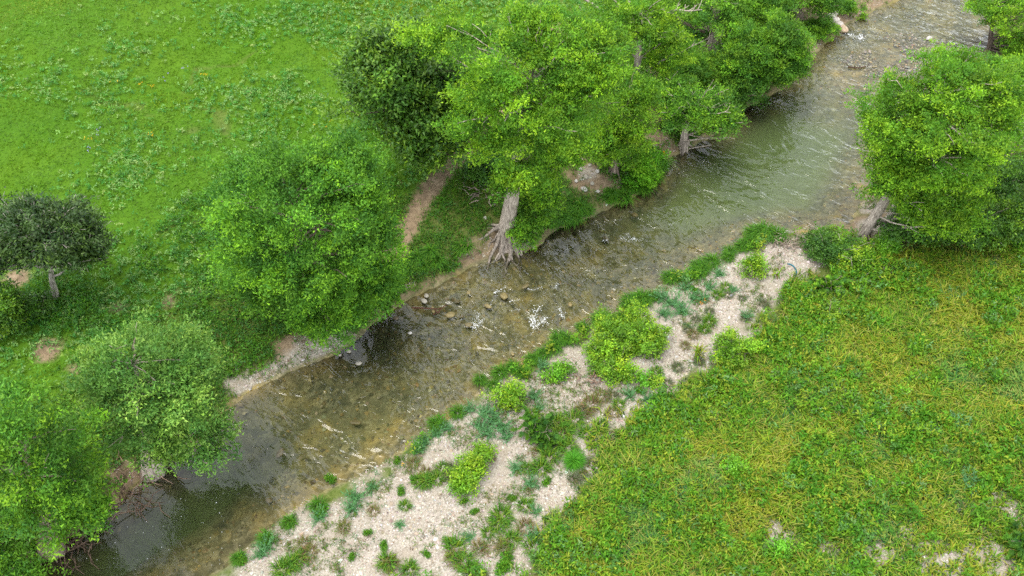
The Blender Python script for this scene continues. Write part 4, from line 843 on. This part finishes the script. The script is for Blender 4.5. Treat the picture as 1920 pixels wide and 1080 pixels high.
# exposed stones of the far riffle
q = [(1560, 130), (1600, 95), (1660, 68), (1720, 55), (1760, 80), (1740, 130), (1690, 140), (1640, 145)]; RP = px_poly(q)
x = rng.uniform(RP[:, 0].min(), RP[:, 0].max(), 6000); y = rng.uniform(RP[:, 1].min(), RP[:, 1].max(), 6000); m = inside(x, y, RP) & (fbm(x * .5, y * .5, 41) > .45); x, y = x[m][:1000], y[m][:1000]
s = .05 + .12 * rng.random(len(x)) ** 3
v, c = pebbles(x, y, np.full(len(x), -.01), s, [(.22, .20, .16), (.10, .09, .075), (.30, .27, .20), (.27, .20, .10)], None, rng)
stuff('riffle_stones', pattern_mesh('riffle_stones', v, OF, M_WET, c), 'small wet stones standing out of the far shallow riffle', 'stones')

x, y, z = scatter(260000, 40, rng); ga = sample(A_GRAVEL, x, y); m = (ga > .5) & (fbm(x * .6, y * .6, 35) + rng.normal(0, .05, len(x)) > .565); x, y, z = x[m][:6500], y[m][:6500], z[m][:6500]
nb = 9; n = len(x) * nb; P = np.stack([np.repeat(x, nb) + rng.normal(0, .09, n), np.repeat(y, nb) + rng.normal(0, .09, n), np.repeat(z, nb) + rng.uniform(0, .15, n)], 1)
hc = np.repeat(pal(len(x), [(.08, .17, .012), (.12, .20, .014), (.08, .18, .07), (.20, .17, .06), (.16, .11, .06)], [.3, .25, .2, .15, .1], .15, rng), nb, 0)
v, cc = leaves(P, rng.standard_normal((n, 3)) + np.array([0, 0, .5]), rng.standard_normal((n, 3)), rng.uniform(.10, .24, n), rng.uniform(.025, .05, n), hc)
stuff('gravel_seedlings', pattern_mesh('gravel_seedlings', v, LEAF, M_GRASS, cc), 'sparse seedlings and dry stalks scattered through the gravel', 'seedlings')

# tall grass of the right field
rng = np.random.default_rng(22)
x, y, z = scatter(420000, 110, rng); k_ = x > 0; x, y, z = x[k_], y[k_], z[k_]; fd_, _ = dist_poly(x, y, np.vstack([FIELD, FIELD[:1]])); fi = inside(x, y, FIELD)
sd = np.where(fi, fd_, -fd_) - .7 + (fbm(x * .45, y * .45, 51) - .5) * 5 + (fbm(x * 1.3, y * 1.3, 55) - .5) * 2
ga = sample(A_GRAVEL, x, y)
m = (rng.random(len(x)) < ss(-1.6, .5, sd)) & (rng.random(len(x)) > np.where(sd > 0, ga * .75, ga * .55)) & (sample(INS.astype(float), x, y) < .01)
x, y, z = x[m][:15500], y[m][:15500], z[m][:15500]
nb = 11; n = len(x) * nb
hgtv = .36 + 1.55 * np.clip(fbm(x * .55, y * .55, 52) - .2, 0, 1); tone = fbm(x * .16, y * .16, 53); teal = fbm(x * .3, y * .3, 54) > .66; dry = fbm(x * .25, y * .25, 56)
X = np.repeat(x, nb) + rng.normal(0, .12, n); Y = np.repeat(y, nb) + rng.normal(0, .12, n); P = np.stack([X, Y, np.repeat(z, nb) - .03], 1)
az = rng.uniform(0, 6.28, n); L = np.repeat(hgtv * rng.uniform(.75, 1.2, len(x)), nb) * rng.uniform(.6, 1.15, n)
kk = rng.random(n); tn = np.repeat(tone, nb); dr = np.repeat(dry, nb); tl = np.repeat(teal, nb)
c = pal(n, [(.10, .22, .010), (.15, .265, .012), (.04, .11, .012)], [.38, .34, .28], .15, rng)
yl = kk < np.clip((tn - .38) * 2.8, .08, .7); c[yl] = pal(yl.sum(), [(.21, .27, .016), (.26, .28, .02), (.17, .25, .014)], None, .12, rng)
sw = rng.random(n) < np.clip((dr - .44) * .8, .02, .14); c[sw] = pal(sw.sum(), [(.28, .23, .06), (.22, .16, .045), (.29, .26, .08)], None, .15, rng)
L[sw] *= .7; c[tl] = c[tl] * np.array([.75, .95, 2.4])
tip = c.copy(); t2 = rng.random(n) < .2; tip[t2] = np.array([.36, .32, .07])
v, cc = blades(P, az, L, rng.uniform(.035, .085, n), np.clip(rng.normal(.62, .22, n), .1, 1.1), c, rng, tip)
stuff('tall_grass', pattern_mesh('tall_grass', v, BLADE, M_GRASS, cc), 'dense yellow green tall grass filling the right field', 'grass')

# herbs among the tall grass and along the shaded right bank
x, y, z = scatter(170000, 60, rng); m = (~LEFTM.astype(bool)).astype(float); rr = sample(m, x, y) > .9
m = rr & (sample(INS.astype(float), x, y) < .01) & (sample(A_GRAVEL, x, y) < .4) & (fbm(x * .5, y * .5, 61) > .52); x, y, z = x[m][:5000], y[m][:5000], z[m][:5000]
nb = 21; n = len(x) * nb; P = np.stack([np.repeat(x, nb) + rng.normal(0, .16, n), np.repeat(y, nb) + rng.normal(0, .16, n), np.repeat(z, nb) + rng.uniform(.15, .85, n)], 1)
hc = np.repeat(pal(len(x), [(.06, .185, .010), (.12, .26, .012), (.08, .20, .04), (.12, .23, .07), (.21, .28, .02)], [.35, .35, .08, .05, .17], .12, rng), nb, 0)
v, cc = leaves(P, rng.standard_normal((n, 3)) + np.array([0, 0, .3]), np.array([0, 0, 1.]) + rng.standard_normal((n, 3)) * .5, rng.uniform(.14, .30, n), rng.uniform(.06, .13, n), hc)
stuff('field_herbs', pattern_mesh('field_herbs', v, LEAF, M_GRASS, cc), 'broad leaved herbs mixed through the right field', 'herbs')

# left bank cover
rng = np.random.default_rng(23)
x, y, z = scatter(190000, 60, rng); LF = sample(LEFTM.astype(float), x, y) > .9; dl = sample(dL, x, y); so = sample(A_SOIL, x, y); gr = sample(A_GRAVEL, x, y)
m = LF & (sample(INS.astype(float), x, y) < .01) & (dl > .15) & (dl < 9) & (rng.random(len(x)) > np.maximum(so, gr) * .97) & (rng.random(len(x)) < .25 + ss(9, 3, dl))
x, y, z = x[m][:7000], y[m][:7000], z[m][:7000]; nb = 9; n = len(x) * nb; hv = .3 + .5 * fbm(x * .4, y * .4, 71)
P = np.stack([np.repeat(x, nb) + rng.normal(0, .12, n), np.repeat(y, nb) + rng.normal(0, .12, n), np.repeat(z, nb) - .02], 1)
c = pal(n, [(.04, .125, .010), (.06, .16, .010), (.09, .19, .012), (.16, .17, .04), (.05, .12, .03)], [.3, .3, .2, .1, .1], .15, rng)
v, cc = blades(P, rng.uniform(0, 6.28, n), np.repeat(hv, nb) * rng.uniform(.6, 1.2, n), rng.uniform(.03, .06, n), np.clip(rng.normal(.6, .2, n), .1, 1.1), c, rng)
stuff('bank_grass', pattern_mesh('bank_grass', v, BLADE, M_GRASS, cc), 'rank green grass covering the left river bank', 'grass')
x, y, z = scatter(120000, 60, rng); LF = sample(LEFTM.astype(float), x, y) > .9; dl = sample(dL, x, y); so = sample(A_SOIL, x, y); gr = sample(A_GRAVEL, x, y)
m = LF & (sample(INS.astype(float), x, y) < .01) & (dl > .2) & (dl < 16) & (rng.random(len(x)) > np.maximum(so, gr) * .95) & (fbm(x * .35, y * .35, 72) > .46)
x, y, z = x[m][:7000], y[m][:7000], z[m][:7000]; nb = 12; n = len(x) * nb
P = np.stack([np.repeat(x, nb) + rng.normal(0, .2, n), np.repeat(y, nb) + rng.normal(0, .2, n), np.repeat(z, nb) + rng.uniform(.05, .4, n)], 1)
hc = np.repeat(pal(len(x), [(.04, .14, .010), (.06, .18, .010), (.09, .21, .012), (.05, .15, .03)], None, .14, rng), nb, 0)
v, cc = leaves(P, rng.standard_normal((n, 3)) + np.array([0, 0, .3]), np.array([0, 0, 1.]) + rng.standard_normal((n, 3)) * .5, rng.uniform(.12, .26, n), rng.uniform(.06, .12, n), hc)
stuff('bank_herbs', pattern_mesh('bank_herbs', v, LEAF, M_GRASS, cc), 'leafy green herbs on the left bank under the trees', 'herbs')

# meadow
rng = np.random.default_rng(24)
x, y, z = scatter(330000, 110, rng); LF = sample(LEFTM.astype(float), x, y) > .9; dl = sample(dL, x, y); so = sample(A_SOIL, x, y)
m = LF & (dl > 5) & (sample(INS.astype(float), x, y) < .01) & (rng.random(len(x)) > np.maximum(so, sample(RUT, x, y)) * .95); x, y, z = x[m][:50000], y[m][:50000], z[m][:50000]
nb = 4; n = len(x) * nb; big = fbm(x * .06, y * .06, 81); mid = fbm(x * .3, y * .3, 82)
P = np.stack([np.repeat(x, nb) + rng.normal(0, .12, n), np.repeat(y, nb) + rng.normal(0, .12, n), np.repeat(z, nb) - .02], 1)
yf = np.clip((y - 70) / 40 + (-x - 20) / 80 + (big - .5) * 2, 0, 1)
cg = np.stack([.095 + .16 * yf, .215 + .075 * yf, .008 + .002 * yf], 1) * (.55 + .9 * mid)[:, None] * np.stack([.8 + .5 * fbm(x * .13, y * .13, 85), np.ones(len(x)), 1 + 1.5 * (fbm(x * .1, y * .1, 86) > .58)], 1)
c = np.repeat(cg, nb, 0) * rng.normal(1, .16, (n, 1)) * rng.normal(1, .05, (n, 3))
D = rng.standard_normal((n, 3)) * np.array([1, 1, .3]) + np.array([0, 0, .55]); Ls = np.repeat(.13 + .20 * mid, nb) * rng.uniform(.7, 1.3, n)
D = nrm(D); S = nrm(np.cross(D, rng.standard_normal((n, 3)))); W = (Ls * .3)[:, None]
v = np.stack([P - S * W * .5, P + S * W * .5, P + D * Ls[:, None]], 1)
stuff('meadow_grass', pattern_mesh('meadow_grass', v, [(0, 1, 2)], M_GRASS, np.clip(c, .003, 1)), 'short bright green grass of the open meadow', 'grass')
x, y, z = scatter(110000, 110, rng); LF = sample(LEFTM.astype(float), x, y) > .9; dl = sample(dL, x, y)
Bp = px_poly([(200, 540), (330, 400), (480, 250), (620, 150), (720, 60)], 2.2); bd, _ = dist_poly(x, y, Bp)
m = LF & (dl > 7) & (fbm(x * .22, y * .22, 83) + .16 * np.exp(-(bd / 9) ** 2) + rng.normal(0, .11, len(x)) > .60) & (sample(INS.astype(float), x, y) < .01); x, y, z = x[m][:9500], y[m][:9500], z[m][:9500]
nb = 10; n = len(x) * nb; P = np.stack([np.repeat(x, nb) + rng.normal(0, .10, n), np.repeat(y, nb) + rng.normal(0, .10, n), np.repeat(z, nb) + rng.uniform(.1, .3, n)], 1)
hc = np.repeat(pal(len(x), [(.09, .25, .04), (.18, .32, .09), (.05, .19, .03), (.24, .36, .10)], [.32, .32, .28, .08], .12, rng), nb, 0)
v, cc = leaves(P, rng.standard_normal((n, 3)) + np.array([0, 0, .2]), np.array([0, 0, 1.]) + rng.standard_normal((n, 3)) * .4, rng.uniform(.10, .2, n), rng.uniform(.06, .12, n), hc)
stuff('meadow_weeds', pattern_mesh('meadow_weeds', v, LEAF, M_GRASS, cc), 'pale headed weeds speckling the meadow', 'weeds')
FLW = []
for a, b, col, k in [(290, 258, (.65, .40, .01), 10), (385, 145, (.65, .40, .01), 10), (265, 162, (.65, .40, .01), 7), (285, 170, (.65, .40, .01), 8), (165, 268, (.65, .40, .01), 8), (310, 150, (.26, .24, .5), 9), (190, 250, (.26, .24, .5), 7), (172, 286, (.26, .24, .5), 8), (350, 132, (.30, .26, .5), 7), (215, 155, (.6, .4, .02), 5),
                      (1150 - 540, 240, (.6, .4, .01), 8), (445, 970, (.5, .3, .02), 0), (1395, 1065, (.6, .36, .01), 8), (880, 872 - 0, (.5, .35, .02), 0), (1310, 570, (.55, .22, .02), 8), (752, 875, (.6, .36, .02), 6)]:
    for _ in range((k + 2) // 3):
        p = GT(a + rng.normal(0, 6), b + rng.normal(0, 4)); FLW.append((*p, *col))
FLW = np.array(FLW); n = len(FLW); k = 4; P = np.repeat(FLW[:, :3] + np.array([0, 0, .3]), k, 0) + rng.normal(0, .05, (n * k, 3))
v, cc = leaves(P, rng.standard_normal((n * k, 3)), np.array([0, 0, 1.]) + rng.standard_normal((n * k, 3)) * .3, np.full(n * k, .08), np.full(n * k, .075), np.repeat(FLW[:, 3:], k, 0))
stuff('wildflowers', pattern_mesh('wildflowers', v, LEAF, M_GRASS, cc), 'scattered yellow and violet wildflower heads in the grass', 'flowers')

# ------------------------------------------------------------------ foam on the rapids
m, nn, ll = new_mat('foam'); p_ = nn.new('ShaderNodeBsdfPrincipled'); p_.inputs['Base Color'].default_value = (.80, .82, .82, 1); p_.inputs['Roughness'].default_value = .5
o_ = nn.new('ShaderNodeOutputMaterial'); ll.new(p_.outputs[0], o_.inputs[0]); M_FOAM = m
rng = np.random.default_rng(31); FP = []
def streak(pts, n, wid, sz):
    P = chaikin(np.array([G(a, b, .0) for a, b in pts]), 2); s = np.linspace(0, len(P) - 1.001, n) ; i = s.astype(int); f = (s - i)[:, None]
    q = P[i] * (1 - f) + P[i + 1] * f + rng.normal(0, 1, (n, 3)) * np.array([wid, wid, 0]) * rng.random((n, 1)) * 1.5; FP.append(np.c_[q, np.full(n, sz * .62)])
streak([(1012, 575), (1003, 590), (997, 600), (1000, 615)], 130, .16, .05); streak([(997, 600), (1002, 613), (1015, 604), (1022, 598)], 130, .16, .05)
streak([(1048, 578), (1052, 590), (1056, 594)], 60, .10, .045); streak([(899, 590), (889, 604), (888, 618), (896, 610), (902, 603)], 130, .13, .045)
streak([(946, 540), (930, 548), (928, 549)], 60, .10, .045); streak([(928, 555), (918, 575)], 25, .06, .03); streak([(955, 566), (975, 562)], 30, .05, .035); streak([(990, 541), (1000, 545), (1016, 538)], 45, .05, .035)
streak([(1040, 540), (1047, 532)], 30, .08, .04); streak([(1165, 447), (1180, 450), (1190, 446)], 50, .10, .045); streak([(1176, 438), (1184, 452), (1200, 450)], 40, .10, .04); streak([(1130, 452), (1140, 450)], 18, .06, .04)
streak([(1018, 560), (1025, 545), (1030, 525)], 25, .08, .03); streak([(955, 583), (975, 581)], 20, .04, .03); streak([(960, 660), (978, 664)], 16, .06, .03)
streak([(1590, 64), (1603, 70), (1618, 74), (1612, 66)], 130, .25, .07); streak([(1660, 33), (1668, 30)], 16, .15, .06); streak([(1600, 60), (1640, 52)], 30, .4, .05)
for _ in range(35):                                     # thin broken lines along the current
    a = rng.uniform(820, 1260); b = np.interp(a, [820, 1000, 1260], [640, 560, 420]) + rng.normal(0, 32); d = rng.uniform(8, 26)
    streak([(a, b), (a + d * .6, b - d * .25), (a + d, b - d * .55)], int(d * .7), .035, .026)
for _ in range(60): FP.append(np.c_[G(rng.uniform(160, 420), rng.uniform(920, 1070), 0)[None], [[.022]]])
FP = np.concatenate(FP); ii = sample(INS.astype(float), FP[:, 0], FP[:, 1]) > .9; FP = FP[ii]; n = len(FP)
v, c = pebbles(FP[:, 0], FP[:, 1], np.full(n, .012), FP[:, 3] * rng.uniform(.6, 1.5, n), [(.8, .8, .8)], None, rng)
stuff('foam', pattern_mesh('foam', v, OF, M_FOAM, c, True), 'white foam flecks on the rapids', 'foam')
tot = sum(len(o.data.loops) - 2 * len(o.data.polygons) for o in scene.objects if o.type == 'MESH')
print('TRIANGLES', tot, 'trees', DB['tri'])
